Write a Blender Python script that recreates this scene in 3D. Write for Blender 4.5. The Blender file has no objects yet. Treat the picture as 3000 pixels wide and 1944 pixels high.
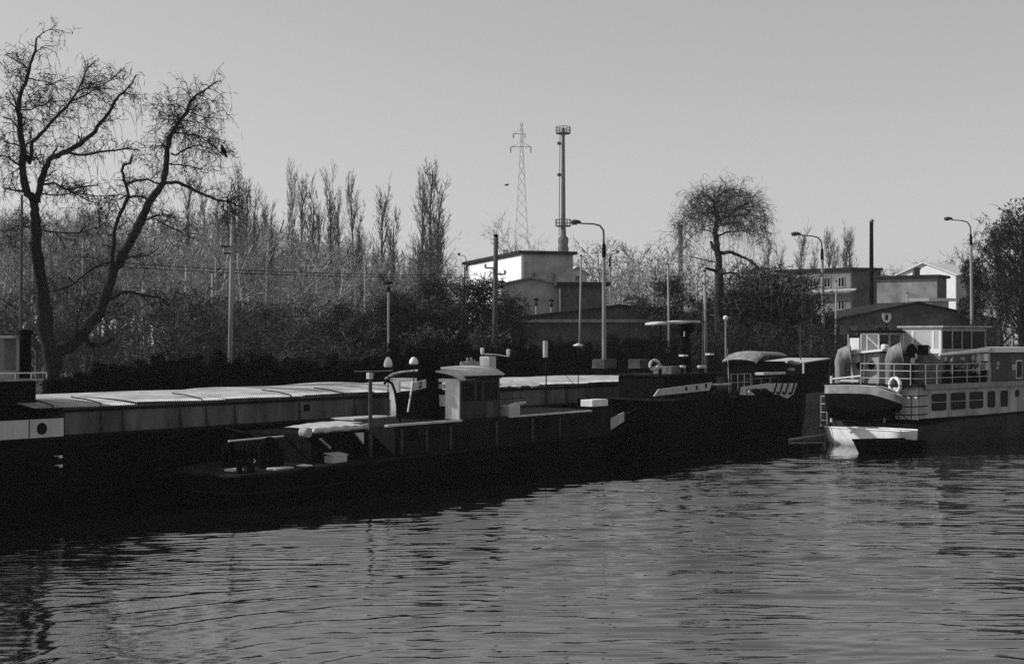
import bpy, math, random
import numpy as np
from mathutils import Vector, Matrix

# ------------------------------------------------------------------ camera, sky, sun, exposure
SC = bpy.context.scene
COL = SC.collection
H = 4.75            # eye height above the water
F = 3000 * 50 / 36  # focal length in photograph pixels
HOR = 1000          # photograph row of the horizon
cam_d = bpy.data.cameras.new('camera')
cam_d.lens = 50; cam_d.sensor_width = 36; cam_d.shift_y = 28 / 3000
cam_d.clip_start = 0.1; cam_d.clip_end = 6000
cam = bpy.data.objects.new('camera', cam_d); COL.objects.link(cam)
cam.location = (0, 0, H); cam.rotation_euler = (math.radians(90), 0, 0)
SC.camera = cam

SUN_AZ = math.radians(82)     # from +Y towards -X (left, a little behind the scene)
SUN_EL = math.radians(30)
w = bpy.data.worlds.new('World'); SC.world = w; w.use_nodes = True
nt = w.node_tree; nt.nodes.clear()
sky = nt.nodes.new('ShaderNodeTexSky'); sky.sky_type = 'NISHITA'; sky.sun_disc = False
sky.sun_elevation = SUN_EL; sky.sun_rotation = -SUN_AZ
sky.air_density = 1.0; sky.dust_density = 1.0; sky.ozone_density = 1.0
bw = nt.nodes.new('ShaderNodeRGBToBW')
gam = nt.nodes.new('ShaderNodeMath'); gam.operation = 'POWER'; gam.inputs[1].default_value = 0.62
bgn = nt.nodes.new('ShaderNodeBackground'); bgn.inputs[1].default_value = 0.15
outw = nt.nodes.new('ShaderNodeOutputWorld')
nt.links.new(sky.outputs[0], bw.inputs[0]); nt.links.new(bw.outputs[0], gam.inputs[0])
mul = nt.nodes.new('ShaderNodeMath'); mul.operation = 'MULTIPLY'; mul.inputs[1].default_value = 1.53
nt.links.new(gam.outputs[0], mul.inputs[0]); nt.links.new(mul.outputs[0], bgn.inputs[0]); nt.links.new(bgn.outputs[0], outw.inputs[0])

sun_d = bpy.data.lights.new('sun', 'SUN'); sun_d.energy = 4.2; sun_d.angle = math.radians(0.8)
sun_d.color = (1, 1, 1)
sun = bpy.data.objects.new('sun', sun_d); COL.objects.link(sun)
sdir = Vector((-math.sin(SUN_AZ) * math.cos(SUN_EL), math.cos(SUN_AZ) * math.cos(SUN_EL), math.sin(SUN_EL)))
sun.rotation_euler = sdir.to_track_quat('Z', 'Y').to_euler()
sun.location = (-60, 20, 60)
vs = SC.view_settings
vs.view_transform = 'Standard'; vs.look = 'None'; vs.gamma = 1; vs.exposure = 0; vs.use_curve_mapping = False
cy = SC.cycles
cy.max_bounces = 5; cy.diffuse_bounces = 2; cy.glossy_bounces = 3; cy.transmission_bounces = 3
cy.use_denoising = False   # the fine twigs and ripples stay crisp, the rest keeps a film-like grain
cy.transparent_max_bounces = 6; cy.volume_bounces = 0

# ------------------------------------------------------------------ helpers
R = math.radians
def at(px, py, D):
    return Vector(((px - 1500) / F * D, D, H - (py - HOR) / F * D))

_m = {}
def mat(name, v, rough=.8, var=.25, scale=3., spec=.2, metal=0., bump=0., streak=False, v2=None):
    if name in _m: return _m[name]
    m = bpy.data.materials.new(name); m.use_nodes = True
    t = m.node_tree; p = t.nodes['Principled BSDF']
    p.inputs['Roughness'].default_value = rough; p.inputs['Metallic'].default_value = metal
    p.inputs['Specular IOR Level'].default_value = spec
    tc = t.nodes.new('ShaderNodeTexCoord'); mp = t.nodes.new('ShaderNodeMapping')
    mp.inputs['Scale'].default_value = (scale, scale, scale * (.22 if streak else 1))
    no = t.nodes.new('ShaderNodeTexNoise'); no.inputs['Scale'].default_value = 1; no.inputs['Detail'].default_value = 6
    no.inputs['Roughness'].default_value = .65
    cr = t.nodes.new('ShaderNodeValToRGB')
    lo = v * (1 - var) if v2 is None else v2
    hi = min(1, v * (1 + var)) if v2 is None else v
    cr.color_ramp.elements[0].color = (lo, lo, lo, 1); cr.color_ramp.elements[1].color = (hi, hi, hi, 1)
    cr.color_ramp.elements[0].position = .35; cr.color_ramp.elements[1].position = .65
    t.links.new(tc.outputs['Object'], mp.inputs[0]); t.links.new(mp.outputs[0], no.inputs[0])
    t.links.new(no.outputs[0], cr.inputs[0]); t.links.new(cr.outputs[0], p.inputs['Base Color'])
    if bump:
        b = t.nodes.new('ShaderNodeBump'); b.inputs['Strength'].default_value = bump; b.inputs['Distance'].default_value = .02
        t.links.new(no.outputs[0], b.inputs['Height']); t.links.new(b.outputs[0], p.inputs['Normal'])
    _m[name] = m
    return m

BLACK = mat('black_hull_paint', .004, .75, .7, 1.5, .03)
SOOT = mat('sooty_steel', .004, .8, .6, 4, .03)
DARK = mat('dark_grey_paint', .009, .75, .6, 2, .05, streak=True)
DECK = mat('dark_deck', .007, .85, .4, 3, .08)
GREY = mat('grey_coaming_paint', .12, .75, .5, 1.2, .12, streak=True)
MID = mat('mid_grey_paint', .30, .6, .25, 2, .2, streak=True)
LIGHT = mat('light_grey_paint', .46, .6, .18, 2, .2, streak=True)
WHITE = mat('white_paint', .70, .5, .08, 3, .25, streak=True)
COVER = mat('galvanised_sheet', .40, .7, .32, 1.1, .15)
CANVAS = mat('pale_canvas', .48, .9, .2, 3, .1, bump=.4)
GLASSD = mat('dark_window_glass', .003, .35, .2, 2, .04)
GLASSL = mat('pale_window_glass', .18, .15, .2, 2, .4)
ROPE = mat('rope', .06, .95, .3, 12, .05)
RUBBER = mat('rubber', .015, .9, .3, 8, .05)
CONC = mat('concrete', .27, .85, .2, 2, .1, streak=True)
POLED = mat('dark_pole_paint', .07, .7, .3, 3, .1)
BARK = mat('willow_bark', .026, .95, .4, 6, .02, bump=.6)
BARKF = mat('haze_paled_bark', .28, .95, .35, 2, .02)  # grey twigs, lightened to stand in for distance haze
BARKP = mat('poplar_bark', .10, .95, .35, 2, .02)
BUSH = mat('shrub_twigs', .008, .95, .5, 3, .02)
THICK = mat('orchard_twigs', .040, .95, .4, 3, .02)
EVER = mat('evergreen_leaves', .040, .8, .5, 4, .05)
IVY = mat('ivy_leaves', .09, .8, .5, 4, .1)
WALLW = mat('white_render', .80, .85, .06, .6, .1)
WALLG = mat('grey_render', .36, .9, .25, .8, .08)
WALLD = mat('dark_brick_wall', .10, .9, .35, 1.2, .05)
ROOFD = mat('tarred_roof', .030, .9, .4, .8, .05)
ROOFL = mat('pale_sheet_roof', .70, .7, .1, .5, .15)
STEEL = mat('chimney_steel', .13, .7, .25, .6, .15)
GALV = mat('galvanised_lattice', .42, .6, .2, 1, .2)
GROUND = mat('quay_earth', .05, .95, .5, .3, .03)
STONE = mat('quay_stone', .10, .9, .4, 1.2, .05)

class MB:
    def __init__(s): s.v = []; s.f = []
    def add(s, vs, fs):
        o = len(s.v); s.v += [tuple(a) for a in vs]; s.f += [tuple(i + o for i in q) for q in fs]; return s
    def box(s, x0, x1, y0, y1, z0, z1):
        return s.add([(x0,y0,z0),(x1,y0,z0),(x1,y1,z0),(x0,y1,z0),(x0,y0,z1),(x1,y0,z1),(x1,y1,z1),(x0,y1,z1)],
            [(0,3,2,1),(4,5,6,7),(0,1,5,4),(1,2,6,5),(2,3,7,6),(3,0,4,7)])
    def bbox(s, x0, x1, y0, y1, z0, z1, b=.02):
        """box with chamfered vertical and top edges"""
        b = min(b, (x1-x0)/3, (y1-y0)/3, (z1-z0)/3)
        def ring(i, z): 
            xa, xb, ya, yb = x0+i, x1-i, y0+i, y1-i
            return [(xa+b,ya,z),(xb-b,ya,z),(xb,ya+b,z),(xb,yb-b,z),(xb-b,yb,z),(xa+b,yb,z),(xa,yb-b,z),(xa,ya+b,z)]
        v = ring(0, z0) + ring(0, z1-b) + ring(b*.7, z1)
        f = [tuple(range(7,-1,-1)), tuple(range(16,24))]
        for r in (0, 8):
            for i in range(8): f.append((r+i, r+(i+1)%8, r+8+(i+1)%8, r+8+i))
        return s.add(v, f)
    def tube(s, pts, r, n=6, cap=True):
        pts = [Vector(p) for p in pts]; k = len(pts)
        rs = r if isinstance(r, (list, tuple)) else [r] * k
        rings = []; up = None
        for i, p in enumerate(pts):
            d = (pts[min(i+1,k-1)] - pts[max(i-1,0)])
            if d.length < 1e-9: d = Vector((0,0,1))
            d.normalize()
            if up is None: up = Vector((0,0,1)) if abs(d.z) < .9 else Vector((1,0,0))
            a = d.cross(up); a = a.normalized() if a.length > 1e-6 else d.orthogonal().normalized()
            b = a.cross(d).normalized(); up = b
            rings.append([p + (a*math.cos(2*math.pi*j/n) + b*math.sin(2*math.pi*j/n))*rs[i] for j in range(n)])
        vs = [q for g in rings for q in g]; fs = []
        for i in range(k-1):
            for j in range(n):
                fs.append((i*n+j, i*n+(j+1)%n, (i+1)*n+(j+1)%n, (i+1)*n+j))
        if cap: fs += [tuple(range(n-1,-1,-1)), tuple(range((k-1)*n, k*n))]
        return s.add(vs, fs)
    def lathe(s, prof, c=(0,0,0), n=16, axis='z'):
        vs = []
        for r, z in prof:
            for j in range(n):
                a = 2*math.pi*j/n; p = (r*math.cos(a), r*math.sin(a), z)
                if axis == 'y': p = (p[0], z, p[1])
                if axis == 'x': p = (z, p[0], p[1])
                vs.append((p[0]+c[0], p[1]+c[1], p[2]+c[2]))
        k = len(prof); fs = []
        for i in range(k-1):
            for j in range(n): fs.append((i*n+j, i*n+(j+1)%n, (i+1)*n+(j+1)%n, (i+1)*n+j))
        fs += [tuple(range(n-1,-1,-1)), tuple(range((k-1)*n, k*n))]
        return s.add(vs, fs)
    def prism(s, poly, off):
        """extrude a 3-D polygon by the vector off"""
        n = len(poly); off = Vector(off); p = [Vector(q) for q in poly]
        return s.add(p + [q + off for q in p],
            [tuple(range(n-1,-1,-1)), tuple(range(n, 2*n))] + [(i,(i+1)%n,n+(i+1)%n,n+i) for i in range(n)])
    def torus(s, c, R0, r, ax=(0,1,0), n=24, m=8):
        ax = Vector(ax).normalized(); a = ax.orthogonal().normalized(); b = ax.cross(a); vs = []; fs = []
        for i in range(n):
            t = 2*math.pi*i/n; e = a*math.cos(t) + b*math.sin(t)
            for j in range(m):
                q = 2*math.pi*j/m; vs.append(Vector(c) + e*(R0 + r*math.cos(q)) + ax*r*math.sin(q))
        for i in range(n):
            for j in range(m):
                fs.append((i*m+j, ((i+1)%n)*m+j, ((i+1)%n)*m+(j+1)%m, i*m+(j+1)%m))
        return s.add(vs, fs)
    def build(s, name, m, parent=None, smooth=False):
        me = bpy.data.meshes.new(name); me.from_pydata(s.v, [], s.f); me.materials.append(m)
        import bmesh
        b = bmesh.new(); b.from_mesh(me); bmesh.ops.recalc_face_normals(b, faces=b.faces); b.to_mesh(me); b.free()
        if smooth: me.polygons.foreach_set('use_smooth', [True]*len(me.polygons))
        o = bpy.data.objects.new(name, me); COL.objects.link(o)
        if parent is not None: o.parent = parent
        return o

def tag(o, label=None, cat=None, group=None, kind=None):
    if label: o['label'] = label
    if cat: o['category'] = cat
    if group: o['group'] = group
    if kind: o['kind'] = kind
    return o
def thing(name, label, cat, loc=(0,0,0), rotz=0., group=None):
    o = bpy.data.objects.new(name, None); COL.objects.link(o)
    o.location = loc; o.rotation_euler = (0,0,rotz); o.empty_display_size = .2
    return tag(o, label, cat, group)
def copy_tree(o, parent=None):
    c = o.copy(); COL.objects.link(c)
    if parent is not None: c.parent = parent
    for ch in list(o.children): copy_tree(ch, c)
    return c

class Frame:
    """vessel frame: u along the hull, v away from the camera side, z up from the water"""
    def __init__(s, X, D, ang):
        s.X, s.D, s.a = X, D, ang; s.d = (math.cos(ang), math.sin(ang)); s.n = (-math.sin(ang), math.cos(ang))
    def uz(s, px, py, v):
        a = (px-1500)/F; X0 = s.X + s.n[0]*v; D0 = s.D + s.n[1]*v
        u = (a*D0 - X0)/(s.d[0] - a*s.d[1]); D = D0 + u*s.d[1]
        return u, H - (py-HOR)/F*D
    def vz(s, px, py, u):
        a = (px-1500)/F; X0 = s.X + s.d[0]*u; D0 = s.D + s.d[1]*u
        v = (a*D0 - X0)/(s.n[0] - a*s.n[1]); D = D0 + v*s.n[1]
        return v, H - (py-HOR)/F*D
    def P(s, px, py, v):
        u, z = s.uz(px, py, v); return (u, v, z)
    def Q(s, px, py, u):
        v, z = s.vz(px, py, u); return (u, v, z)
    def world(s, u, v, z=0):
        return Vector((s.X + s.d[0]*u + s.n[0]*v, s.D + s.d[1]*u + s.n[1]*v, z))

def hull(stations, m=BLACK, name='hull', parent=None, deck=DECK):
    """stations: (u, v near edge, v far edge, deck z, tumble) -> closed lofted hull + deck part"""
    b = MB(); k = len(stations); n = 6; vs = []
    for u, va, vb, z, tb in stations:
        c = (va+vb)/2; h = (vb-va)/2
        vs += [(u, va, z), (u+tb*.35, c-h*.97, z*.45), (u+tb, c-h*.86, -.35), (u+tb, c+h*.86, -.35), (u+tb*.35, c+h*.97, z*.45), (u, vb, z)]
    fs = []
    for i in range(k-1):
        for j in range(n-1): fs.append((i*n+j, (i+1)*n+j, (i+1)*n+j+1, i*n+j+1))
    fs += [tuple(range(n)), tuple(range((k-1)*n+n-1, (k-1)*n-1, -1))]
    b.add(vs, fs); o = b.build(name, m, parent)
    d = MB(); vs = []
    for u, va, vb, z, tb in stations:
        vs += [(u, va+.03, z-.005), (u, vb-.03, z-.005)]
    d.add(vs, [(2*i, 2*i+1, 2*i+3, 2*i+2) for i in range(k-1)])
    d.build('deck', deck, parent)
    return o

# ------------------------------------------------------------------ water, ground, quay
def vnoise(x, y, seed, s):
    rng = np.random.RandomState(seed); g = rng.rand(64, 64)*2-1
    X = x*s; Y = y*s; i = np.floor(X).astype(int); j = np.floor(Y).astype(int); fx = X-i; fy = Y-j
    fx = fx*fx*(3-2*fx); fy = fy*fy*(3-2*fy)
    a = g[i%64, j%64]; b = g[(i+1)%64, j%64]; c = g[i%64, (j+1)%64]; d = g[(i+1)%64, (j+1)%64]
    return (a*(1-fx)+b*fx)*(1-fy) + (c*(1-fx)+d*fx)*fy

def np_mesh(name, V, Fq, m, parent=None, smooth=False):
    V = np.asarray(V, np.float32); Fq = np.asarray(Fq, np.int32); k = Fq.shape[1]
    me = bpy.data.meshes.new(name); me.vertices.add(len(V)); me.vertices.foreach_set('co', V.ravel())
    me.loops.add(Fq.size); me.loops.foreach_set('vertex_index', Fq.ravel())
    me.polygons.add(len(Fq)); me.polygons.foreach_set('loop_start', np.arange(0, Fq.size, k, dtype=np.int32))
    me.polygons.foreach_set('loop_total', np.full(len(Fq), k, np.int32))
    if smooth: me.polygons.foreach_set('use_smooth', np.ones(len(Fq), bool))
    me.materials.append(m); me.update(calc_edges=True); me.validate()
    o = bpy.data.objects.new(name, me); COL.objects.link(o)
    if parent is not None: o.parent = parent
    return o

def grade(lo, hi, step, far, ratio=1.35):
    a = list(np.arange(lo, hi+step/2, step)); s = step
    while a[-1] < far: s *= ratio; a.append(a[-1]+s)
    s = step
    while a[0] > -far: s *= ratio; a.insert(0, a[0]-s)
    return np.array(a)
xs = grade(-17, 24, .145, 1400); ys = grade(16, 60, .052, 1400)
GX, GY = np.meshgrid(xs, ys, indexing='ij')
cx_, cy_ = 2.5, 19.0
rr = np.sqrt(((GX-cx_)*1.0)**2 + ((GY-cy_)*1.25)**2)
ph = vnoise(GX, GY, 1, .16)*1.6 + vnoise(GX, GY, 2, .45)*1.0
am = np.clip(.55 + .6*vnoise(GX, GY, 3, .12), .12, 1.1)
ring = np.clip((rr-3.)/9., .10, 1)
left = np.clip((2.-GX)/10., 0, 1)
ph2 = vnoise(GX, GY*2.5, 61, .10)*2.2 + vnoise(GX, GY*2.5, 62, .3)*.9
crest = lambda x: (1-np.abs(np.sin(x/2)))**1.3
_d, _n = (.584, .811), (-.811, .584)
Tu = (GX+7.8)*_d[0] + (GY-41.4)*_d[1]; Tv = -((GX+7.8)*_n[0] + (GY-41.4)*_n[1])   # metres in front of the moored row
thr = np.interp(Tu, [-20,-6,5,16,26,40], [2.6,3.8,5.4,5.8,4.6,1.6]) + 1.3*vnoise(GX, GY, 71, .3)
sm = np.clip((Tv-thr+1.8)/3.6, 0, 1); sm = sm*sm*(3-2*sm); chop = .05+.95*sm
def saw(x, f=.74):      # wind ripple: long face towards the camera, short lee face
    q = np.mod(x/(2*math.pi), 1.); h_ = np.minimum(q/f, (1-q)/(1-f)); return h_*h_*(3-2*h_)
TP = 2*math.pi
low = 5.0*vnoise(GX, GY, 81, .07) + 1.3*vnoise(GX, GY, 82, .22)
def dash(seed, fx, fy, bias): return np.clip(bias + 1.35*vnoise(GX*fx, GY*fy, seed, 1.), 0, 1)
wr = np.clip((GX-4.)/6., 0, 1); wl = np.clip((1.5-GX)/6., 0, 1); wc = 1-.75*wl-.55*wr
hz = wl*(.031*saw(TP*rr/.60 + low*1.2)*dash(83, .28, .35, .55) + .012*saw(TP*rr/.38 + low*1.7 + 2)*dash(84, .9, 1.0, .35) + .020*saw(TP*rr/1.3 + low)*dash(87, .2, .2, .1))
hz += wr*(.075*saw(TP*rr/2.1 + low*.8)*dash(85, .16, .30, -.02) + .013*saw(TP*rr/.5 + low*1.4 + 1)*dash(86, .95, 1.6, .12))
rng = np.random.RandomState(5)
for k in range(9):
    lam = (.34,.38,.42,.47,.52,.58,.66,.44,.75)[k]; th = math.pi/2 + rng.normal(.04, .11); kx, ky = math.cos(th), math.sin(th)
    hz += wc*.042*lam*saw(TP*(GX*kx+GY*ky)/lam + rng.uniform(0,6.28) + 2.2*vnoise(GX*.7, GY, 20+k, .35))*dash(50+k, 1.05, 1.7, .04)*np.clip((GY-15)/15, .5, 1.15)
hz += .020*np.sin((GX*.35+GY*.94)*TP/4.5 + 1.5*vnoise(GX, GY, 9, .06))*np.clip((GX+4)/14, .1, 1)
hz *= chop
fade = np.clip((np.minimum(np.minimum(GX+17, 24-GX), np.minimum(GY-16, 60-GY))+.5)/4, 0, 1)
hz *= fade
nx, ny = GX.shape
idx = np.arange(nx*ny).reshape(nx, ny)
Fq = np.stack([idx[:-1,:-1].ravel(), idx[1:,:-1].ravel(), idx[1:,1:].ravel(), idx[:-1,1:].ravel()], 1)
wm = bpy.data.materials.new('harbour_water'); wm.use_nodes = True; t = wm.node_tree; p = t.nodes['Principled BSDF']
p.inputs['Base Color'].default_value = (.003,.003,.003,1); p.inputs['Roughness'].default_value = .035
p.inputs['IOR'].default_value = 3.0
tc = t.nodes.new('ShaderNodeTexCoord'); mp = t.nodes.new('ShaderNodeMapping'); mp.inputs['Scale'].default_value = (.9, 3.6, 1)
mp.inputs['Rotation'].default_value = (0, 0, R(-6))
no = t.nodes.new('ShaderNodeTexNoise'); no.inputs['Scale'].default_value = 1.6; no.inputs['Detail'].default_value = 3
bp = t.nodes.new('ShaderNodeBump'); bp.inputs['Strength'].default_value = .12; bp.inputs['Distance'].default_value = .035
t.links.new(tc.outputs['Object'], mp.inputs[0]); t.links.new(mp.outputs[0], no.inputs[0])
t.links.new(no.outputs[0], bp.inputs['Height']); t.links.new(bp.outputs[0], p.inputs['Normal'])
at_n = t.nodes.new('ShaderNodeAttribute'); at_n.attribute_name = 'chop'
ml = t.nodes.new('ShaderNodeMath'); ml.operation = 'MULTIPLY'; ml.inputs[1].default_value = .16
t.links.new(at_n.outputs['Fac'], ml.inputs[0]); t.links.new(ml.outputs[0], bp.inputs['Strength'])
water = np_mesh('water', np.stack([GX.ravel(), GY.ravel(), hz.ravel()], 1), Fq, wm, smooth=True)
wat = water.data.attributes.new('chop', 'FLOAT', 'POINT'); wat.data.foreach_set('value', (chop*fade).astype(np.float32).ravel())
tag(water, 'rippled dark harbour water', kind='structure')

ANG = math.atan2(.811, .584)
B = Frame(-14.25, 40.4, ANG)      # barge
q0 = B.world(-1200, 9.0); q1 = B.world(62, 9.0)
q2 = q1 + Vector((.76, .65, 0))*1200
GZ = 2.3
qn = [Vector((B.n[0], B.n[1], 0)), Vector((-.65, .76, 0))]
far = [Vector((1350, 1390, 0)), Vector((-1390, 1390, 0)), Vector((-1390, -600, 0))]
q2 = Vector((1000, q1.y + (1000-q1.x)*.65/.76, 0)); q0 = B.world(-700, 9.0)
MB().add([(a.x, a.y, GZ) for a in (q0, q1, q2)] + [(1380, 1390, GZ), (-1390, 1390, GZ), (-1390, q0.y, GZ)], [tuple(range(6))]).build('ground', GROUND)
tag(bpy.data.objects['ground'], 'dark bare earth of the quay', kind='structure')
qw = MB()
for a, b_ in ((q0, q1), (q1, q2)):
    d = (b_-a).normalized(); n = Vector((-d.y, d.x, 0))
    L = (b_-a).length
    pts = [a + n*.01, b_ + n*.01, b_ - n*.45, a - n*.45]
    qw.prism([(q.x, q.y, -1.2) for q in pts], (0,0,1.2+GZ+.12))
tag(qw.build('quay_wall', STONE), 'stone quay wall behind the boats', kind='structure')

# ------------------------------------------------------------------ vessels
def rail(parent, pts, h, m, n_rails=2, r=.022, name='railing', every=None):
    """handrail: posts at every point, horizontal rails between"""
    b = MB()
    for p in pts: b.tube([p, (p[0], p[1], p[2]+h)], r*.9, 5)
    for k in range(n_rails):
        z = h*(k+1)/n_rails
        b.tube([(p[0], p[1], p[2]+z) for p in pts], r, 5)
    return b.build(name, m, parent)

def bollard(parent, u, v, z, s=1., m=SOOT):
    b = MB()
    for du in (-.22*s, .22*s):
        b.lathe([(.09*s,0),(.085*s,.3*s),(.12*s,.32*s),(.12*s,.38*s),(.05*s,.4*s)], (u+du, v, z), 10)
    b.box(u-.4*s, u+.4*s, v-.13*s, v+.13*s, z-.02, z+.03)
    return b.build('bollard', m, parent)

# ---- hopper barge with sheet hatch covers
bt = thing('cargo_barge', 'long black cargo barge with pale corrugated hatch covers', 'barge', (B.X, B.D, 0), ANG)
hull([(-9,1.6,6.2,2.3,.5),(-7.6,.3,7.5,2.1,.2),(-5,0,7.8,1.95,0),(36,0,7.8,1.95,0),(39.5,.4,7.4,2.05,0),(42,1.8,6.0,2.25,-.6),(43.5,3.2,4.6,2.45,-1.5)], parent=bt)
MB().tube([(-5,-.03,1.9),(36,-.03,1.9)], .05, 6).build('rubbing_strake', BLACK, bt)
u0 = B.uz(190, 1280, .75)[0]; u1 = 38.2
cb = MB(); cb.box(u0, u1, .75, .83, 1.94, 2.80); cb.box(u0, u1, 6.97, 7.05, 1.94, 2.80)
cb.box(u0, u0+.08, .83, 6.97, 1.94, 2.8); cb.box(u1-.08, u1, .83, 6.97, 1.94, 2.8)
co = cb.build('coaming', GREY, bt)
rng = random.Random(4)
for px in (298, 362, 530, 606, 690, 878, 1040, 1600, 1660, 1720):
    u = B.uz(px, 1230, .7)[0]
    MB().prism([(u-.02,.75,2.76),(u-.02,.6,1.96),(u-.02,.75,1.96)], (.04,0,0)).build('coaming_stay', mat('stay_paint', .07, .8, .4, 3, .05), bt)
MB().box(u0, u1, .69, .75, 2.62, 2.70).build('coaming_ledge', DARK, bt)
u = B.uz(901, 1207, .7)[0]; MB().box(u-.14, u+.14, .72, .76, 2.25, 2.48).build('inspection_plate', SOOT, bt)
# corrugated covers, each one its own sheet
PIT = .095
u = B.uz(100, 1165, .5)[0]; cov_u = []
for i in range(10):
    L = 3.75; ua, ub = u, u+L+.04; u += L; cov_u.append(ua)
    n = int((ub-ua)/PIT*4); uu = np.linspace(ua, ub, n); vv = np.linspace(.52, 7.28, 13)
    lift = rng.uniform(-.008, .012); tilt = rng.uniform(-.004, .004)
    UU, VV = np.meshgrid(uu, vv, indexing='ij')
    arch = 1 - ((VV-3.9)/3.4)**2
    ZZ = 2.83 + lift + .006*(i%2) + .17*arch**.8 + tilt*(UU-ua) + .014*np.sin(UU/PIT*2*math.pi) + .02*np.sin(UU*1.1+i*2.1)*np.sin(VV*.9+i)
    if i == 0:  # the end sheet droops towards the stern
        ZZ += .10*np.clip(1-(UU-ua)/2.2, 0, 1)*(VV/7.3) - .03
    if i == 4: ZZ += .10*np.sin((UU-ua)/L*math.pi)**2*arch
    nx, ny = UU.shape; ix = np.arange(nx*ny).reshape(nx, ny)
    q = np.stack([ix[:-1,:-1].ravel(), ix[1:,:-1].ravel(), ix[1:,1:].ravel(), ix[:-1,1:].ravel()], 1)
    top = np.stack([UU.ravel(), VV.ravel(), ZZ.ravel()], 1); bot = top.copy(); bot[:,2] -= .02
    edge = list(ix[:,0]) + list(ix[-1,1:]) + list(ix[::-1,-1][1:]) + list(ix[0,::-1][1:])
    side = [(edge[k], edge[k+1], edge[k+1]+nx*ny, edge[k]+nx*ny) for k in range(len(edge)-1)]
    np_mesh('hatch_cover', np.vstack([top, bot]), np.vstack([q, q[:, ::-1]+nx*ny, np.array(side)]), COVER, bt, smooth=True)
for px in (156, 296, 592, 853, 1005):
    uu = B.uz(px, 1180, .5)[0]; b = MB()
    b.tube([(uu, .50, 2.74)]+[(uu+.02*k, .5+.75*k, 2.89+.17*(1-((.5+.75*k-3.9)/3.4)**2)**.8 if k else 2.86) for k in range(0, 3)], .02, 5)
    b.build('cover_batten', SOOT, bt)
# loose tarpaulin over the fore part
for ua, ub in ((B.uz(1480,1120,.5)[0], B.uz(1600,1120,.5)[0]),):
    b = MB(); vs = []; nu, nv = 14, 6
    for i in range(nu):
        for j in range(nv):
            uu = ua+(ub-ua)*i/(nu-1); v_ = .46+2.6*j/(nv-1)
            vs.append((uu, v_, 2.92+.16*(1-((v_-3.9)/3.45)**2)**.8+.05*math.sin(i*1.3+j)+.03*math.sin(i*2.9)-(.12 if j == 0 else 0)))
    b.add(vs, [(i*nv+j,(i+1)*nv+j,(i+1)*nv+j+1,i*nv+j+1) for i in range(nu-1) for j in range(nv-1)])
    b.build('tarpaulin', CANVAS, bt, True)
# stern quarters: white side plate with porthole, deckhouse, stove pipe, wheel shelter, mast
ue = B.uz(185, 1280, 0)[0]
MB().box(-5, ue, -.02, .06, 1.97, 2.50).build('stern_side_plate', LIGHT, bt)
MB().box(-5, ue-.01, .06, 7.7, 1.97, 2.47).build('stern_cabin_trunk', DARK, bt)
us = B.uz(86, 1255, -.03)[0]; MB().box(us-.012, us+.012, -.03, -.018, 1.99, 2.49).build('plate_seam', SOOT, bt)
up, zp = B.uz(123, 1255, -.03)
po = MB().lathe([(.155,-.045),(.175,-.03),(.155,-.018)], (up, 0, zp), 20, 'y').build('porthole', DARK, bt)
MB().lathe([(.14,-.052),(.14,-.046)], (up, 0, zp), 20, 'y').build('pane', GLASSD, po)
ud = B.uz(108, 1150, 1.4)[0]
dh = MB().bbox(-7, ud, 1.4, 6.3, 2.46, 3.58, .05).build('deckhouse', SOOT, bt)
MB().box(-7.1, ud+.12, 1.25, 6.45, 3.58, 3.63).build('deckhouse_roof', MID, bt)
for k in (0,):
    uu, zz = B.uz(60, 1160, 1.38); MB().box(uu-.25, uu+.25, 1.36, 1.40, zz-.2, zz+.2).build('window', GLASSD, dh)
us, _ = B.uz(75, 1040, 2.2)
MB().lathe([(.17,3.6),(.17,4.95),(.23,4.96),(.23,5.10),(.13,5.12)], (us, 2.2, 0), 14).build('stove_pipe', SOOT, bt)
ux = B.uz(55, 1040, 2.6)[0]
b = MB()
for uu in (ux, ux-1.1, ux-2.4):
    for v_ in (2.6, 5.4): b.box(uu-.06, uu, v_-.03, v_+.03, 3.6, 4.85)
b.box(ux-2.4, ux, 2.57, 2.63, 3.62, 3.85); b.box(ux-2.4, ux, 5.37, 5.43, 3.62, 3.85); b.box(ux-.05, ux-.01, 2.63, 5.37, 3.62, 3.85)
b.build('wheel_shelter_frame', LIGHT, bt)
MB().bbox(ux-2.6, ux+.15, 2.4, 5.6, 4.85, 4.93, .02).build('shelter_roof', LIGHT, bt)
MB().lathe([(.09,4.93),(.09,5.03),(.05,5.08)], (ux-.55, 2.9, 0), 10).build('roof_vent', SOOT, bt)
for uu in (ux-1.1, ux-2.4): MB().box(uu+.02, uu+1.0, 2.595, 2.605, 3.86, 4.84).build('shelter_pane', GLASSL, bt)
um, _ = B.uz(60, 900, 3.0)
MB().tube([(um, 3., 3.6), (um+.05, 3., 9.3)], [.06,.035], 8).build('mast', POLED, bt)
rail(bt, [(ux-2+.55*k, 1.5, 3.63) for k in range(5)], .18, WHITE, 1, .02, 'roof_rail')
rng = random.Random(9)
for k, py in enumerate((1337, 1364, 1388, 1418, 1440)):
    for dx in (0,):
        uu, zz = B.uz(177, py, -.03); s = (.07, .07, .05, .04, .05)[k]
        MB().box(uu-s*.8, uu+s, -.045, -.02, zz-s*.6, zz+s*.6).build('draught_mark', LIGHT if k < 2 else DARK, bt)
        if k < 2: MB().box(uu-.2, uu-s*.8-.004, -.042, -.02, zz+s*.2, zz+s*.55).build('draught_mark', MID, bt)
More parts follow.
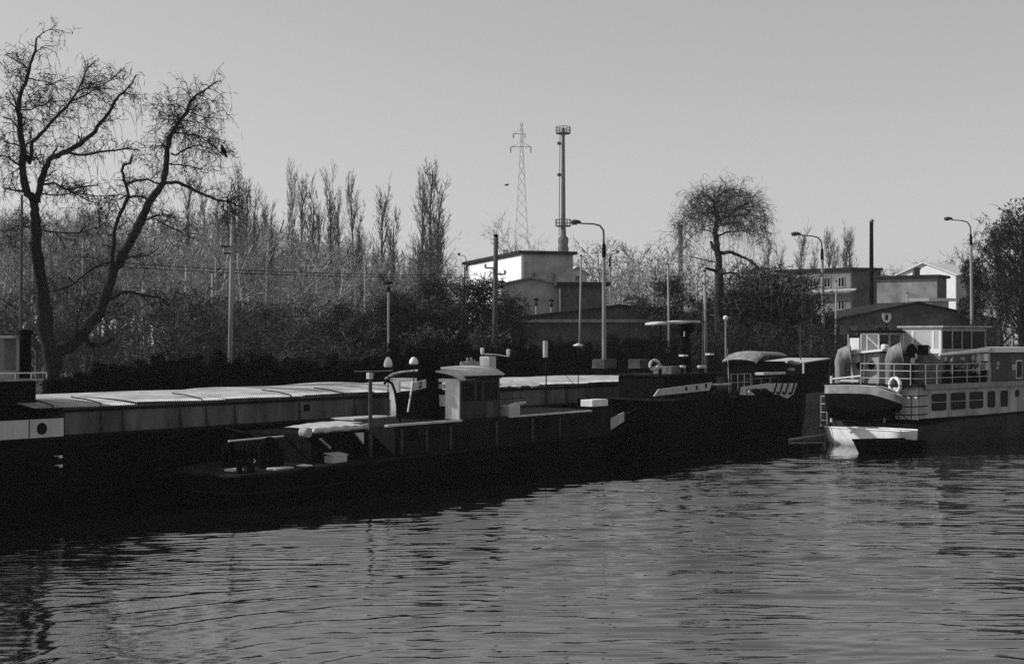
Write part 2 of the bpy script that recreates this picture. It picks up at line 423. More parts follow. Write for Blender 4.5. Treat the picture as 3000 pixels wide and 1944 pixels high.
# fore deck: two pale lockers on a dark pedestal, bollards
for (pa, pb) in ((1772, 1808), (1877, 1911)):
    ua, z1 = B.uz(pa, 1052, 3.6); ub, z0 = B.uz(pb, 1078, 3.6)
    g = MB().bbox(ua, ub, 3.6, 4.4, z0, z1, .05).build('deck_locker', mat('locker_grey', .06, .8, .4, 3, .05), bt)
    MB().box(ua+.08, ub-.08, 3.75, 4.25, 2.0, z0).build('locker_stand', SOOT, bt)
for u_ in (-3.2, 39.6): bollard(bt, u_, 1.3, 2.05 if u_ > 0 else 2.47)

# ---- pusher tug in front of the barge
T = Frame(-7.8, 41.4, ANG)
tt = thing('pusher_tug', 'low black pusher tug with pale wheelhouse roof and black funnel', 'tug', (T.X, T.D, 0), ANG)
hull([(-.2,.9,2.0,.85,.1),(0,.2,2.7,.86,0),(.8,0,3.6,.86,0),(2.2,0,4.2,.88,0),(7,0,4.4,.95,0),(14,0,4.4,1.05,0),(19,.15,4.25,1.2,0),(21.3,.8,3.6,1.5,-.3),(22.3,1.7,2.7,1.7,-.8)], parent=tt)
b = MB(); b.tube([(-.02,.1,.80),(.8,-.04,.80),(7,-.04,.88),(14,-.04,.98),(19,.1,1.12),(21.2,.75,1.4)], .07, 6)
b.tube([(-.02,.1,.80),(-.26,.9,.79),(-.26,2.0,.79),(-.02,2.8,.8),(.8,3.7,.8)], .07, 6)
b.build('rubbing_strake', DARK, tt)
b = MB(); b.tube([(-.02,.05,.30),(.8,-.03,.30),(4,-.03,.30)], .045, 6); b.tube([(-.02,.05,.3),(-.2,.9,.3),(-.2,2.0,.3)], .045, 6)
b.build('lower_strake', DARK, tt)
ua = T.uz(1160, 1238, .1)[0]; ubw = T.uz(1730, 1190, .1)[0]
# raised casing amidships with pilasters and bright cap
cs = MB().bbox(ua, 20.4, .08, 4.32, .9, 1.98, .06).build('casing', DARK, tt)
ca = T.uz(1350, 1225, .1)[0]; cc = T.uz(1490, 1207, .1)[0]
b = MB(); b.box(ua-.5, ca, .03, .17, 1.95, 2.02); b.build('cap_rail', LIGHT, tt)
b = MB(); b.box(cc, ubw, .03, .15, 1.96, 2.02); b.build('cap_rail', LIGHT, tt)
for px in (1177, 1250, 1320, 1455, 1560, 1640):
    u_ = T.uz(px, 1290, .05)[0]; MB().box(u_-.05, u_+.05, .03, .08, 1.0, 1.85).build('fender_strip', mat('worn_strip', .05, .8, .5, 5, .1), tt)
for px in (1213, 1285, 1600, 1680):
    u_ = T.uz(px, 1270, .06)[0]
    pw = MB().lathe([(.15,.04),(.17,.055),(.15,.085)], (u_, 0, 1.6), 16, 'y').build('porthole', SOOT, tt)
# wheelhouse
W0, W1 = 10.95, 13.4; V0, V1 = .6, 3.85; ZB, ZT = 1.98, 3.42
wh = MB()
wh.box(W0, W0+.06, V0, V0+.62, ZB, ZT); wh.box(W0, W0+.06, V1-.48, V1, ZB, ZT)     # aft wall, two panels
wh.box(W0, W0+.06, V0+.62, V1-.48, ZT-.12, ZT)
wh.build('aft_wall', WHITE, tt)
MB().box(W0+.02, W0+.05, V0+.62, V1-.48, ZB, ZB+.75).build('doorway_shade', DARK, tt)  # dark sheet in the open doorway, standing in for the shaded interior
b = MB(); b.box(W0+.01, W0+.06, V0+.62, V0+.95, ZB+.45, ZB+.85); b.build('aft_step_locker', LIGHT, tt)
b = MB(); b.box(W0+.01, W0+.055, V0+.64, V0+1.0, ZT-.36, ZT-.2); b.build('aft_window_frame', LIGHT, tt)
b = MB()
b.box(W0+.06, W1, V0, V0+.06, ZB, ZB+.62); b.box(W0+.06, W1, V0, V0+.06, ZT-.16, ZT)
for u_ in (W0+.06, W0+.9, W0+1.35, W1-.14): b.box(u_, u_+.14, V0+.003, V0+.057, ZB+.62, ZT-.16)
b.box(W0, W1, V1-.06, V1, ZB, ZB+.62); b.box(W0, W1, V1-.06, V1, ZT-.16, ZT)
b.box(W1-.06, W1, V0+.06, V1-.06, ZB, ZB+.7)
b.build('side_wall', mat('wheelhouse_side', .035, .7, .4, 2, .15, streak=True), tt)  # near-black colour stands in for shade on the camera side
MB().box(W0+1.55, W0+2.05, V0-.025, V0, ZB-.85, ZB+.55).build('side_door', mat('worn_door', .07, .7, .4, 2, .1, streak=True), tt)
for ua_, ub_ in ((W0+.2, W0+.9), (W0+1.04, W0+1.35), (W0+1.49, W1-.14)):
    MB().box(ua_, ub_, V0+.02, V0+.035, ZB+.62, ZT-.16).build('window_pane', GLASSD, tt)
# arched pale roof
vs = []; nu, nv = 8, 10
for k in range(2):
    for i in range(nu):
        for j in range(nv):
            s_, t_ = i/(nu-1), j/(nv-1)
            z_ = ZT + .05 + .26*(1-(2*t_-1)**2)**.7*1.0 + .16*s_*(1-t_*.4) - .06*(1 if j in (0, nv-1) else 0) - .07*k
            vs.append((W0-.1 + (W1-W0+.2)*s_, V0-.15 + (V1-V0+.3)*t_, z_))
N = nu*nv; fs = []
for i in range(nu-1):
    for j in range(nv-1):
        q = (i*nv+j, (i+1)*nv+j, (i+1)*nv+j+1, i*nv+j+1); fs += [q, tuple(x+N for x in q[::-1])]
for i in range(nu-1):
    fs += [(i*nv,(i+1)*nv,(i+1)*nv+N,i*nv+N), (i*nv+nv-1,(i+1)*nv+nv-1,(i+1)*nv+nv-1+N,i*nv+nv-1+N)]
for j in range(nv-1): fs += [(j,j+1,j+1+N,j+N), ((nu-1)*nv+j,(nu-1)*nv+j+1,(nu-1)*nv+j+1+N,(nu-1)*nv+j+N)]
MB().add(vs, fs).build('wheelhouse_roof', LIGHT, tt, True)
b = MB(); b.box(W0+.2, W1-.1, V0-.16, V0-.1, ZT-.02, ZT+.10); b.build('roof_valance', DARK, tt)
# roof fittings
def P3(px, py, v): return T.P(px, py, v)
x, v_, z_ = P3(1432, 1056, 1.6); rb = MB().bbox(x-.2, x+.22, 1.4, 1.9, z_-.45, z_+.16, .03).build('radar_box', LIGHT, tt)
b = MB(); b.tube([P3(1412,1036,1.6), P3(1450,1038,1.6), P3(1490,1044,1.6)], .028, 6); b.build('yard', WHITE, rb)
for px, ya, yb in ((1413,1018,1038),(1489,1022,1044)):
    p_ = P3(px, yb, 1.6); q_ = P3(px, ya, 1.6)
    MB().lathe([(.05,p_[2]),(.07,p_[2]+.08),(.08,q_[2]-.04),(.03,q_[2])], (p_[0], 1.6, 0), 10).build('navigation_lamp', WHITE, rb)
xa = P3(1346, 1066, 2.6); xb = P3(1392, 1060, 2.6)
b = MB(); b.bbox(xa[0]+.25, xb[0], 2.4, 2.8, xa[2]-.22, xb[2]+.02, .03); b.tube([(xa[0], 2.6, xa[2]-.2), (xa[0]+.15, 2.6, xa[2]+.06), (xb[0], 2.6, xb[2]+.05)], .03, 6)
for k in range(2): b.lathe([(.04,0),(.05,.12),(.02,.16)], (xa[0]+.5+.24*k, 2.6, xb[2]+.02), 8)
b.build('horn_set', MID, tt)
# funnel
fx = T.uz(1258, 1100, 2.0)[0]
fu = MB().lathe([(.62,1.95),(.52,2.2),(.46,3.4),(.38,4.05),(.42,4.07),(.42,4.2),(.3,4.22)], (fx, 2.0, 0), 18).build('funnel', SOOT, tt, True)
MB().lathe([(.07,4.2),(.06,4.5)], (fx-.12, 1.95, 0), 8).build('exhaust_pipe', SOOT, fu); MB().lathe([(.06,4.2),(.05,4.42)], (fx+.2, 2.05, 0), 8).build('exhaust_pipe', SOOT, fu)
b = MB(); b.bbox(fx-.5, W0-.08, 2.0, 3.2, 1.97, 2.9, .05); b.build('funnel_casing', SOOT, tt)
# lamp masts: two bell-shaped white lamps
for px, y0, y1, v_ in ((1137,1045,1075,3.0),(1212,1045,1067,1.2)):
    a = P3(px, y1, v_); c = P3(px, y0, v_); h = c[2]-a[2]
    ms = MB().tube([(a[0], v_, 1.95), (a[0], v_, a[2]+.1)], .02, 6).build('lamp_mast', DARK, tt)
    MB().lathe([(.14,a[2]),(.16,a[2]+h*.25),(.13,a[2]+h*.62),(.07,a[2]+h*.93),(.02,c[2])], (a[0], v_, 0), 14).build('mast_lamp', WHITE, ms, True)
# numbered board on a slanted staff
pa = P3(1195, 1206, .7); pb = P3(1209, 1116, .7)
st = MB().tube([pa, pb], .03, 6).build('board_staff', WHITE, tt)
c0 = P3(1205, 1145, .7); c1 = P3(1249, 1135, .7); c2 = P3(1248, 1111, .7); c3 = P3(1208, 1121, .7)
bd = MB().prism([c0, c1, c2, c3], (0, .03, 0)).build('number_board', LIGHT, tt)
def onb(s_, t_):
    A = Vector(c0).lerp(Vector(c1), s_); C = Vector(c3).lerp(Vector(c2), s_); q = A.lerp(C, t_); return (q.x, q.y-.012, q.z)
b = MB(); b.tube([onb(s_, t_) for s_, t_ in ((.48,.66),(.54,.80),(.64,.82),(.70,.68),(.64,.52),(.54,.36),(.47,.22),(.72,.22))], .02, 5)
b.build('numeral', SOOT, bd)
# gooseneck hose, mast with lamp, awning over the quarter deck
b = MB(); b.tube([P3(1126,1124,1.2), P3(1133,1115,1.2), P3(1148,1122,1.2), P3(1157,1145,1.2), P3(1163,1185,1.2), P3(1170,1215,1.2), P3(1173,1240,1.2)], .045, 7)
b.build('vent_hose', SOOT, tt)
m0 = P3(1085, 1262, .5); m1 = P3(1084, 1095, .5)
ms = MB().tube([(m0[0], .5, .9), (m0[0], .5, m1[2])], [.07,.06], 8).build('signal_mast', mat('mast_paint', .05, .7, .4, 5, .1), tt)
MB().bbox(m1[0]-.1, m1[0]+.1, .42, .6, m1[2]-.16, m1[2]+.04, .03).build('mast_light', LIGHT, ms)
b = MB(); b.tube([P3(1040,1087,.55), P3(1100,1087,.55), P3(1150,1085,.55)], .014, 5); b.build('aerial_rod', MID, ms)
# aft casing with rolled canvas on it, brackets, winch
a0 = T.uz(915, 1265, .75)[0]; a1 = T.uz(1062, 1262, .75)[0]
za = T.uz(985, 1262, .6)[1]
ac = MB().bbox(a0, a1, .75, 3.7, .85, za-.05, .05).build('aft_casing', SOOT, tt)
b = MB(); rng = random.Random(3); pts = []; rs = []
for i in range(16):
    px = 922 + (1085-922)*i/15; q = T.P(px, 1255, .75); pts.append((q[0], .78, za+.05+rng.uniform(-.015,.015))); rs.append(.085+rng.uniform(-.02,.025))
b.tube(pts, rs, 9); b.build('rolled_canvas', CANVAS, tt, True)
b = MB(); vs = []; nu, nv = 12, 7
for i in range(nu):
    for j in range(nv):
        s_, t_ = i/(nu-1), j/(nv-1); u_ = a0+1.3+(a1-a0+.2)*s_; v_ = 1.6+1.7*t_
        vs.append((u_, v_, za+.01+.10*math.sin(min(1,s_*1.4)*math.pi/2)*(.4+.6*math.sin(t_*2.2))+.008*math.sin(i*2.1+j*1.7)))
b.add(vs, [(i*nv+j,(i+1)*nv+j,(i+1)*nv+j+1,i*nv+j+1) for i in range(nu-1) for j in range(nv-1)])
b.build('deck_canvas', CANVAS, tt, True)
MB().box(T.uz(1100,1225,2)[0], W0-.6, 3.0, 4.1, 2.0, 2.06).build('sunlit_deck_plate', LIGHT, tt)  # pale plate stands in for sun on the far side of the deck
b = MB(); p_ = [T.P(1041,1268,.55), T.P(1066,1266,.55), T.P(1066,1300,.55)]; b.prism(p_, (0,.06,0)); b.build('bracket_plate', LIGHT, tt)
q = T.P(905, 1262, .7); b = MB().lathe([(.15,-.16),(.17,-.1),(.17,.1),(.15,.16)], (q[0]+.1, .95, q[2]-.06), 14, 'y').build('cable_reel', MID, tt)
b = MB(); b.tube([T.P(938,1285,.6), T.P(968,1312,.6)], .04, 6); b.build('strut', MID, tt)
# winch on the stern
wx = T.uz(760, 1330, 1.6)[0]; wn = MB()
wn.lathe([(.42,-.75),(.42,-.7),(.25,-.69),(.25,.69),(.42,.7),(.42,.75)], (wx, 1.9, 1.4), 18, 'y'); wo = wn.build('winch_drum', SOOT, tt)
for v_ in (1.05, 2.65): MB().box(wx-.5, wx+.5, v_, v_+.1, .86, 1.45).build('winch_frame', SOOT, tt)
b = MB()
for k in range(7): b.torus((wx, 1.35+.17*k, 1.4), .27, .03, (0,1,0), 16, 5)
b.build('winch_cable', DARK, wo)
q = T.P(742, 1350, .8); MB().lathe([(.05,-.05),(.07,0),(.03,.06)], (q[0], .8, q[2]), 8).build('shackle', WHITE, tt)
MB().tube([(q[0], .8, .85), (q[0], .8, q[2])], .04, 6).build('fairlead_post', SOOT, tt)
ra = T.uz(670, 1291, 2.0); rb_ = T.uz(868, 1291, 2.0)
b = MB(); b.tube([(ra[0],2.,1.70),(rb_[0]-.12,2.,1.73),(rb_[0],2.,1.66),(rb_[0]+.05,2.,1.3)], .03, 6); b.build('handrail', WHITE, tt)
for k in range(3): MB().tube([(ra[0]+.05+k*(rb_[0]-ra[0])/2.1, 2., .85), (ra[0]+.05+k*(rb_[0]-ra[0])/2.1, 2., 1.7)], .025, 5).build('rail_post', SOOT, tt)
# hatch, pale plates standing in for sunlit patches, and box on after deck
for (p1, p2, py, v_) in ((808,862,1376,.35),(895,918,1371,.3),(684,716,1383,1.1)):
    ua_, _ = T.uz(p1, py, v_); ub_, _ = T.uz(p2, py, v_)
    MB().bbox(ua_, ub_, v_, v_+.42, .84, .92, .02).build('deck_hatch', LIGHT, tt)
b = MB(); ua_ = T.uz(976,1348,.35)[0]; ub_ = T.uz(1018,1348,.35)[0]
b.bbox(ua_, ub_, .35, .75, .9, 1.12, .02); b.prism([(ua_-.02,.33,1.12),(ub_+.02,.33,1.12),(ub_+.02,.8,1.19),(ua_-.02,.8,1.19)], (0,0,.03)); b.build('tool_box', LIGHT, tt)
bollard(tt, .6, .6, .86); bollard(tt, 6.0, .5, .94)
# fore deck: rolled canvas, white hatch, bow plate
b = MB(); b.tube([T.P(1487,1190,.6), T.P(1510,1184,.6), T.P(1540,1178,.6)], [.05,.08,.04], 7); b.build('rolled_flag', CANVAS, tt)
q = T.P(1502, 1196, .6); MB().bbox(q[0]-.35, q[0]+.35, .5, .9, 1.95, q[2]+.12, .02).build('deck_hatch', LIGHT, tt)
ua_, z1 = T.uz(1737, 1171, .3); ub_, z0 = T.uz(1782, 1186, .3)
MB().bbox(ua_, ub_, .3, .9, z0-.02, z1, .03).build('bow_locker', WHITE, tt)
MB().box(ua_+.05, ub_-.3, .35, .85, 1.9, z0-.02).build('locker_stand', SOOT, tt)
b = MB(); b.prism([T.P(1787,1226,.25), T.P(1829,1207,.25), T.P(1829,1233,.25), T.P(1783,1264,.25)], (0,.06,0)); b.build('bow_plate', mat('bow_plate_paint', .33, .6, .3, 2, .2), tt)
b = MB(); pk = T.uz(1806, 1240, .3)[0]; b.box(pk-.7, pk+.5, .31, .6, .9, 1.75); b.build('push_knee', SOOT, tt)
u_, z_ = T.uz(1600, 1040, 2.2)
dm = MB().tube([(u_, 2.2, 1.95), (u_, 2.2, z_+.1)], .03, 6).build('fore_mast', DARK, tt)
a = T.P(1594, 998, 2.2); c = T.P(1605, 1046, 2.2); MB().bbox(a[0]-.08, a[0]+.14, 2.1, 2.22, c[2], a[2], .02).build('marker_board', LIGHT, dm)
b = MB(); q = T.P(1694,1013,2.4); b.lathe([(.02,-.05),(.2,0),(.22,.03),(.02,.12)], (q[0],2.4,q[2]), 12); MB().tube([(q[0],2.4,1.95),(q[0],2.4,q[2])], .02, 5).build('anchor_lamp_post', SOOT, tt)
b.build('anchor_lamp', WHITE, tt, True)

# ---- work boat ahead of the tug
Wk = Frame(T.world(24.2,.2).x, T.world(24.2,.2).y, ANG)
wt = thing('work_boat', 'dark work boat with pale bulwark strip and square freeing ports', 'boat', (Wk.X, Wk.D, 0), ANG)
hull([(-1.3,1.4,2.8,2.3,1.2),(-.2,.3,3.9,2.2,.6),(1.5,0,4.2,2.15,0),(6,0,4.2,2.35,0),(8.2,.6,3.6,2.6,-.3),(9.6,1.8,2.4,2.9,-.9)], parent=wt)
a = Wk.P(1917,1160,-.02); c = Wk.P(1931,1140,-.02); d_ = Wk.P(2087,1119,-.02); e_ = Wk.P(2079,1143,-.02)
bs = MB().prism([a, e_, d_, c], (0,.07,0)).build('bulwark', mat('bulwark_paint', .36, .6, .25, 2, .2), wt)
for px, py in ((2011,1138),(2042,1135),(2069,1129)):
    q = Wk.P(px, py, -.03); MB().box(q[0]-.08, q[0]+.08, -.035, -.018, q[2]-.09, q[2]+.09).build('freeing_port', SOOT, wt)
MB().tube([Wk.P(2088,1126,.1), Wk.P(2140,1124,.1)], .05, 6).build('cap_rail', LIGHT, wt)
k0 = Wk.uz(1950,1090,.9)[0]; k1 = Wk.uz(2100,1090,.9)[0]
hs = MB().bbox(k0, k1, .9, 3.4, 2.1, 3.2, .05).build('deckhouse', SOOT, wt)
MB().bbox(k0-.1, k1+.1, .8, 3.5, 3.2, 3.28, .03).build('deckhouse_roof', DARK, wt)
x0, x1 = Wk.uz(1958,1070,1.2)[0], Wk.uz(1999,1070,1.2)[0]
MB().bbox(x0, x1, 1.0, 2.0, 3.28, 3.62, .04).build('roof_locker', GREY, wt)
for px in (1932, 2000, 2052, 2060):
    q = Wk.P(px, 1071, .95); MB().lathe([(.12,q[2]-.12),(.17,q[2]-.05),(.12,q[2]+.02)], (q[0], .95, 0), 10).build('mushroom_vent', LIGHT, wt)
    MB().tube([(q[0],.95,3.2 if px > 1940 else 2.2),(q[0],.95,q[2]-.1)], .06, 6).build('vent_stem', SOOT, wt)
fx = Wk.uz(2005,1000,2.0)[0]
fo = MB().lathe([(.36,3.27),(.34,4.2),(.22,4.6),(.2,5.0),(.5,5.3),(.52,5.55),(.2,5.6)], (fx,2.0,0), 14).build('funnel', SOOT, wt, True)
q = Wk.P(2005, 985, 1.8); MB().tube([q, (q[0],1.8,q[2]+.25)], .04, 6).build('steam_whistle', LIGHT, fo)
vs = []; b = MB(); nn = 18
for i in range(nn):
    s_ = i/(nn-1); px = 1918+107*s_; py = 946-6*s_ - 3*abs(math.sin(s_*2*math.pi)) ; q = Wk.P(px, py, 1.6)
    for v2 in (1.1, 2.1): vs += [(q[0], v2, q[2]), (q[0], v2, q[2]-.09)]
for i in range(nn-1):
    o = i*4; b_f = [(o,o+4,o+6,o+2),(o+1,o+3,o+7,o+5),(o,o+1,o+5,o+4),(o+2,o+6,o+7,o+3)]
    b.f += b_f
b.v = vs; b.f += [(0,2,3,1),((nn-1)*4,(nn-1)*4+1,(nn-1)*4+3,(nn-1)*4+2)]
b.build('furled_awning', CANVAS, wt, True)
b = MB()
for px in (1935, 2020):
    q = Wk.P(px, 948, 1.6); b.tube([(q[0],1.6,3.25 if px > 1940 else 2.2),(q[0],1.6,q[2])], .03, 5)
b.build('awning_post', SOOT, wt)
for px, py in ((2004,1041),(2080,1037)):
    q = Wk.P(px, py, 1.2); MB().bbox(q[0]-.22, q[0]+.22, 1.1, 1.35, q[2]-.04, q[2]+.04, .01).build('roof_plank', WHITE, wt)
    MB().tube([(q[0],1.2,3.25),(q[0],1.2,q[2]-.03)], .03, 5).build('plank_support', SOOT, wt)
q = Wk.P(2136,1125,.4); q2_ = Wk.P(2131,1020,.4)
MB().tube([(q[0],.4,2.3),(q2_[0],.4,q2_[2])], .025, 6).build('jack_staff', LIGHT, wt)
lb = Wk.P(1918,1069,.3); lw = Wk.world(*lb)
MB().tube([(lb[0],.42,2.1),(lb[0],.42,lb[2]+.3)], .03, 6).build('lifebuoy_post', SOOT, wt)
lbo = thing('lifebuoy', 'pale lifebuoy on a post at the dark work boat stern', 'lifebuoy', (lw.x, lw.y, lw.z), ANG)
MB().torus((0,0,0), .2, .07, (.75,.66,0)).build('ring', LIGHT, lbo, True)
b = MB()
for k in range(4):
    t_ = k*math.pi/2+.4; ax = Vector((.75,.66,0)).normalized(); e1 = ax.orthogonal().normalized(); e2 = ax.cross(e1)
    b.torus((e1*math.cos(t_)+e2*math.sin(t_))*.2, .075, .012, ax.cross(e1*math.cos(t_)+e2*math.sin(t_)), 12, 5)
b.build('band', DARK, lbo)

# ---- dark deck barge with pale canvas bulwark
K = Frame(10.6, 67.0, ANG)
kt = thing('deck_barge', 'black deck barge with pale ribbed bulwark and arched canvas hood', 'barge', (K.X, K.D, 0), ANG)
hull([(-.6,1.0,3.0,2.2,.5),(.1,.15,3.9,2.1,.2),(1,0,4.0,2.0,0),(7.5,0,4.0,2.0,0),(9,.5,3.5,2.2,-.2)], parent=kt)
P_ = lambda px, py, v=0: K.P(px, py, v)
pol = [P_(2169,1156), P_(2186,1156), P_(2188,1139), P_(2245,1137), P_(2266,1154), P_(2284,1157), P_(2307,1167), P_(2325,1154), P_(2336,1122), P_(2255,1122), P_(2172,1134)]
bo = MB().prism(pol, (0,.05,0)).build('canvas_bulwark', CANVAS, kt)
MB().prism([P_(2189,1156,-.02), P_(2213,1157,-.02), P_(2196,1142,-.02)], (0,.05,0)).build('bulwark_knee', CANVAS, kt)
for px in (2272, 2289, 2306, 2324):
    b = MB(); b.tube([P_(px+4,1123,-.03), P_(px,1137,-.03), P_(px-4,1150,-.03), P_(px-9,1154,-.03), P_(px-12,1148,-.03)], .045, 6); b.build('bulwark_rib', SOOT, kt)
MB().box(.4, 6.6, .06, .2, 1.95, 2.35).build('bulwark_board', SOOT, kt)
# hood
h0 = K.uz(2199,1040,1.5)[0]; h1 = K.uz(2292,1026,1.5)[0]; b = MB(); vs = []; nu, nv = 10, 9
for i in range(nu):
    for j in range(nv):
        s_, t_ = i/(nu-1), j/(nv-1); th = math.pi*t_
        zz = 4.05 - .42*(1-min(1,s_*3.2))**1.6 - .1*max(0,s_-.4) + .22*math.sin(th)
        vs.append((h0+(h1-h0)*s_, 2.2-1.0*math.cos(th), zz))
N = nu*nv; fs = [(i*nv+j,(i+1)*nv+j,(i+1)*nv+j+1,i*nv+j+1) for i in range(nu-1) for j in range(nv-1)]
b.add(vs, fs); b.build('canvas_hood', mat('hood_canvas', .24, .9, .35, 3, .05), kt, True)
MB().bbox(h0+.25, h1-.05, 1.3, 3.1, 2.0, 3.72, .04).build('hatch_house', SOOT, kt)
a = P_(2233,1098,.7); c = P_(2297,1091,.7); MB().bbox(a[0], c[0], .6, 1.1, a[2], c[2]+.05, .02).build('deck_bench', LIGHT, kt)
MB().box(a[0]+.2, c[0]-.3, .65, 1.05, 2.0, a[2]).build('bench_support', SOOT, kt)
for px, py in ((2318,1060),(2332,1064),(2318,1082)):
    q = P_(px, py, .9); MB().lathe([(.1,-.1),(.2,-.04),(.2,.04),(.06,.1)], (q[0],.9,q[2]), 10).build('chain_stopper', MID, kt)
MB().bbox(P_(2308,1090,.9)[0], P_(2342,1090,.9)[0], .7, 1.2, 2.0, 3.0, .04).build('windlass_bed', SOOT, kt)
a = P_(2354,1100,1.0); c = P_(2428,1050,1.0)
MB().bbox(a[0], c[0], 1.0, 3.4, 2.0, c[2]-.14, .03).build('winch_house', SOOT, kt)
b = MB(); b.prism([(a[0]-.06,.93,c[2]-.2),(c[0]+.06,.93,c[2]-.02),(c[0]+.06,3.5,c[2]-.02),(a[0]-.06,3.5,c[2]-.2)], (0,0,.05)); b.build('winch_house_roof', LIGHT, kt)
b = MB(); b.box(a[0]-.05, a[0]+.02, .95, 1.05, c[2]-.75, c[2]-.17); b.build('corner_post', LIGHT, kt)
q0_ = K.world(*P_(2312,1279,-1.6)); q1_ = K.world(*P_(2414,1264,-2.2))
tag(MB().tube([(q0_.x,q0_.y,.06),(q1_.x,q1_.y,.16)], .07, 8).build('floating_spar', MID), 'grey floating spar lying beside the white dinghy', 'spar')

# ---- river passenger tug with windowed deckhouse
RA = math.atan2(.679, .734)
Rv = Frame(18.66, 64.9, RA)
rt = thing('river_boat', 'river boat with dark-windowed deckhouse, railings and white framed wheelhouse', 'boat', (Rv.X, Rv.D, 0), RA)
hull([(-.5,1.3,3.9,.98,.5),(0,.2,5.0,.98,.15),(1,0,5.2,1.05,0),(3,0,5.2,1.2,0),(14,0,5.2,1.3,0),(17,.6,4.6,1.6,0),(19,2,3.2,1.9,-.6)], m=mat('hull_charcoal', .038, .7, .5, 1, .06), parent=rt)
MB().tube([(0,.15,.95),(1,-.03,1.0),(3,-.03,1.14),(14,-.03,1.24)], .055, 6).build('rubbing_strake', SOOT, rt)
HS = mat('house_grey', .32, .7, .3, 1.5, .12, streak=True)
# deckhouse wall assembled round its window openings
zb, zt = 1.22, 2.69; wins = []
for pa, pb, ya, yb in ((2727,2774,1150,1208),(2783,2830,1147,1204),(2838,2882,1143,1200),(2891,2917,1139,1195),(2929,2954,1136,1192),(2972,2987,1150,1172)):
    ua_, z1 = Rv.uz(pa, ya, .1); ub_, z0 = Rv.uz(pb, yb, .1); wins.append((ua_, ub_, 1.50 if pa < 2960 else 1.95, 2.37))
b = MB(); b.box(.05, 13.5, .1, .16, zb, 1.5); b.box(.05, 13.5, .1, .16, 2.37, zt)
e = .05
for ua_, ub_, z0, z1 in wins:
    b.box(e, ua_, .1, .16, 1.5, 2.37); e = ub_
    if z0 > 1.5: b.box(ua_, ub_, .1, .16, 1.5, z0)
b.box(e, 13.5, .1, .16, 1.5, 2.37)
b.box(.11, 13.5, 4.9, 4.96, zb, zt); b.box(13.44, 13.5, .16, 4.9, zb, zt)
b.build('deckhouse_wall', HS, rt)
for i, (ua_, ub_, z0, z1) in enumerate(wins):
    f = MB(); r_ = .03
    f.box(ua_, ua_+r_, .085, .15, z0, z1); f.box(ub_-r_, ub_, .085, .15, z0, z1); f.box(ua_+r_, ub_-r_, .085, .15, z0, z0+r_); f.box(ua_+r_, ub_-r_, .085, .15, z1-r_, z1)
    for cx, cz, sx, sz in ((ua_+r_,z0+r_,1,1),(ub_-r_,z0+r_,-1,1),(ua_+r_,z1-r_,1,-1),(ub_-r_,z1-r_,-1,-1)):
        f.prism([(cx,.085,cz),(cx+.11*sx,.085,cz),(cx+.035*sx,.085,cz+.035*sz),(cx,.085,cz+.11*sz)], (0,.065,0))
    if i < 3: f.box(ua_+r_, ub_-r_, .10, .14, z0+.42, z0+.45)
    wo = f.build('window', HS, rt); MB().box(ua_+.01, ub_-.01, .125, .135, z0+.01, z1-.01).build('pane', GLASSD, wo)
# lit white stern bulkhead, covered stern bay with walls coloured black for shade
MB().box(.03, .09, .17, 1.35, zb-.05, zt-.02).build('stern_bulkhead', WHITE, rt)
MB().box(1.6, 1.66, 1.35, 4.9, .95, 2.5).build('bay_bulkhead', SOOT, rt)
MB().box(.09, 1.6, 1.3, 1.36, 1.0, zt-.02).build('bay_side', SOOT, rt)
# upper deck with rolled edge
MB().box(-.35, 13.8, -.05, 5.15, zt, zt+.06).build('upper_deck', DARK, rt)
MB().box(.3, 13.8, -.07, -.05, zt-.14, zt+.10).build('deck_edge', mat('edge_grey', .22, .7, .3, 2, .1), rt)
MB().box(-.42,-.35,.3,5.1,zt-.06,zt+.06).build('stern_deck_edge', DARK, rt)
to = Rv.world(-.95, 4.25)
td = thing('tender', 'black ship tender with a pale grey sheer strake hung across the stern', 'boat', (to.x, to.y, 0), RA-math.pi/2)
def tsec(i, n=15):
    s_ = i/(n-1); x = 3.85*s_; w_ = .52*math.sin(math.pi*min(1, .28+s_*.62))**.6*(1 if s_ < .8 else 1-((s_-.8)/.2)**2*.85)
    top = 2.66 + .05*math.sin(s_*math.pi) - .42*max(0, s_-.55)**2*5*.9; bot = 1.08+.80*max(0, s_-.45)**2*4*.6+.06*(1-min(1,s_*4))
    return x, w_, top, bot
up_, lo_ = MB(), MB(); n = 15; vs = []; v2 = []
for i in range(n):
    x, w_, tp, bt_ = tsec(i); md = tp-.36
    vs += [(x,-w_,tp),(x,-w_*1.02,md),(x,w_*1.02,md),(x,w_,tp)]
    v2 += [(x,-w_*1.0,md+.004),(x,-w_*.86,md-(md-bt_)*.55),(x,-w_*.3,bt_),(x,w_*.3,bt_),(x,w_*.86,md-(md-bt_)*.55),(x,w_*1.0,md+.004)]
up_.add(vs, [(i*4+j,(i+1)*4+j,(i+1)*4+j+1,i*4+j+1) for i in range(n-1) for j in (0,2)]+[(0,1,2,3),tuple((n-1)*4+j for j in (3,2,1,0))])
up_.build('sheer_strake', mat('strake_grey', .24, .8, .3, 2, .08), td, True)
lo_.add(v2, [(i*6+j,(i+1)*6+j,(i+1)*6+j+1,i*6+j+1) for i in range(n-1) for j in range(5)]+[tuple(range(6)),tuple((n-1)*6+j for j in range(5,-1,-1))])
lo_.build('hull', SOOT, td, True)
b = MB(); b.add([(tsec(i)[0],sg*tsec(i)[1]*.97,tsec(i)[2]-.06) for sg in (-1,1) for i in range(n)], [(i,i+1,n+i+1,n+i) for i in range(n-1)]); b.build('canvas_cover', DARK, td)
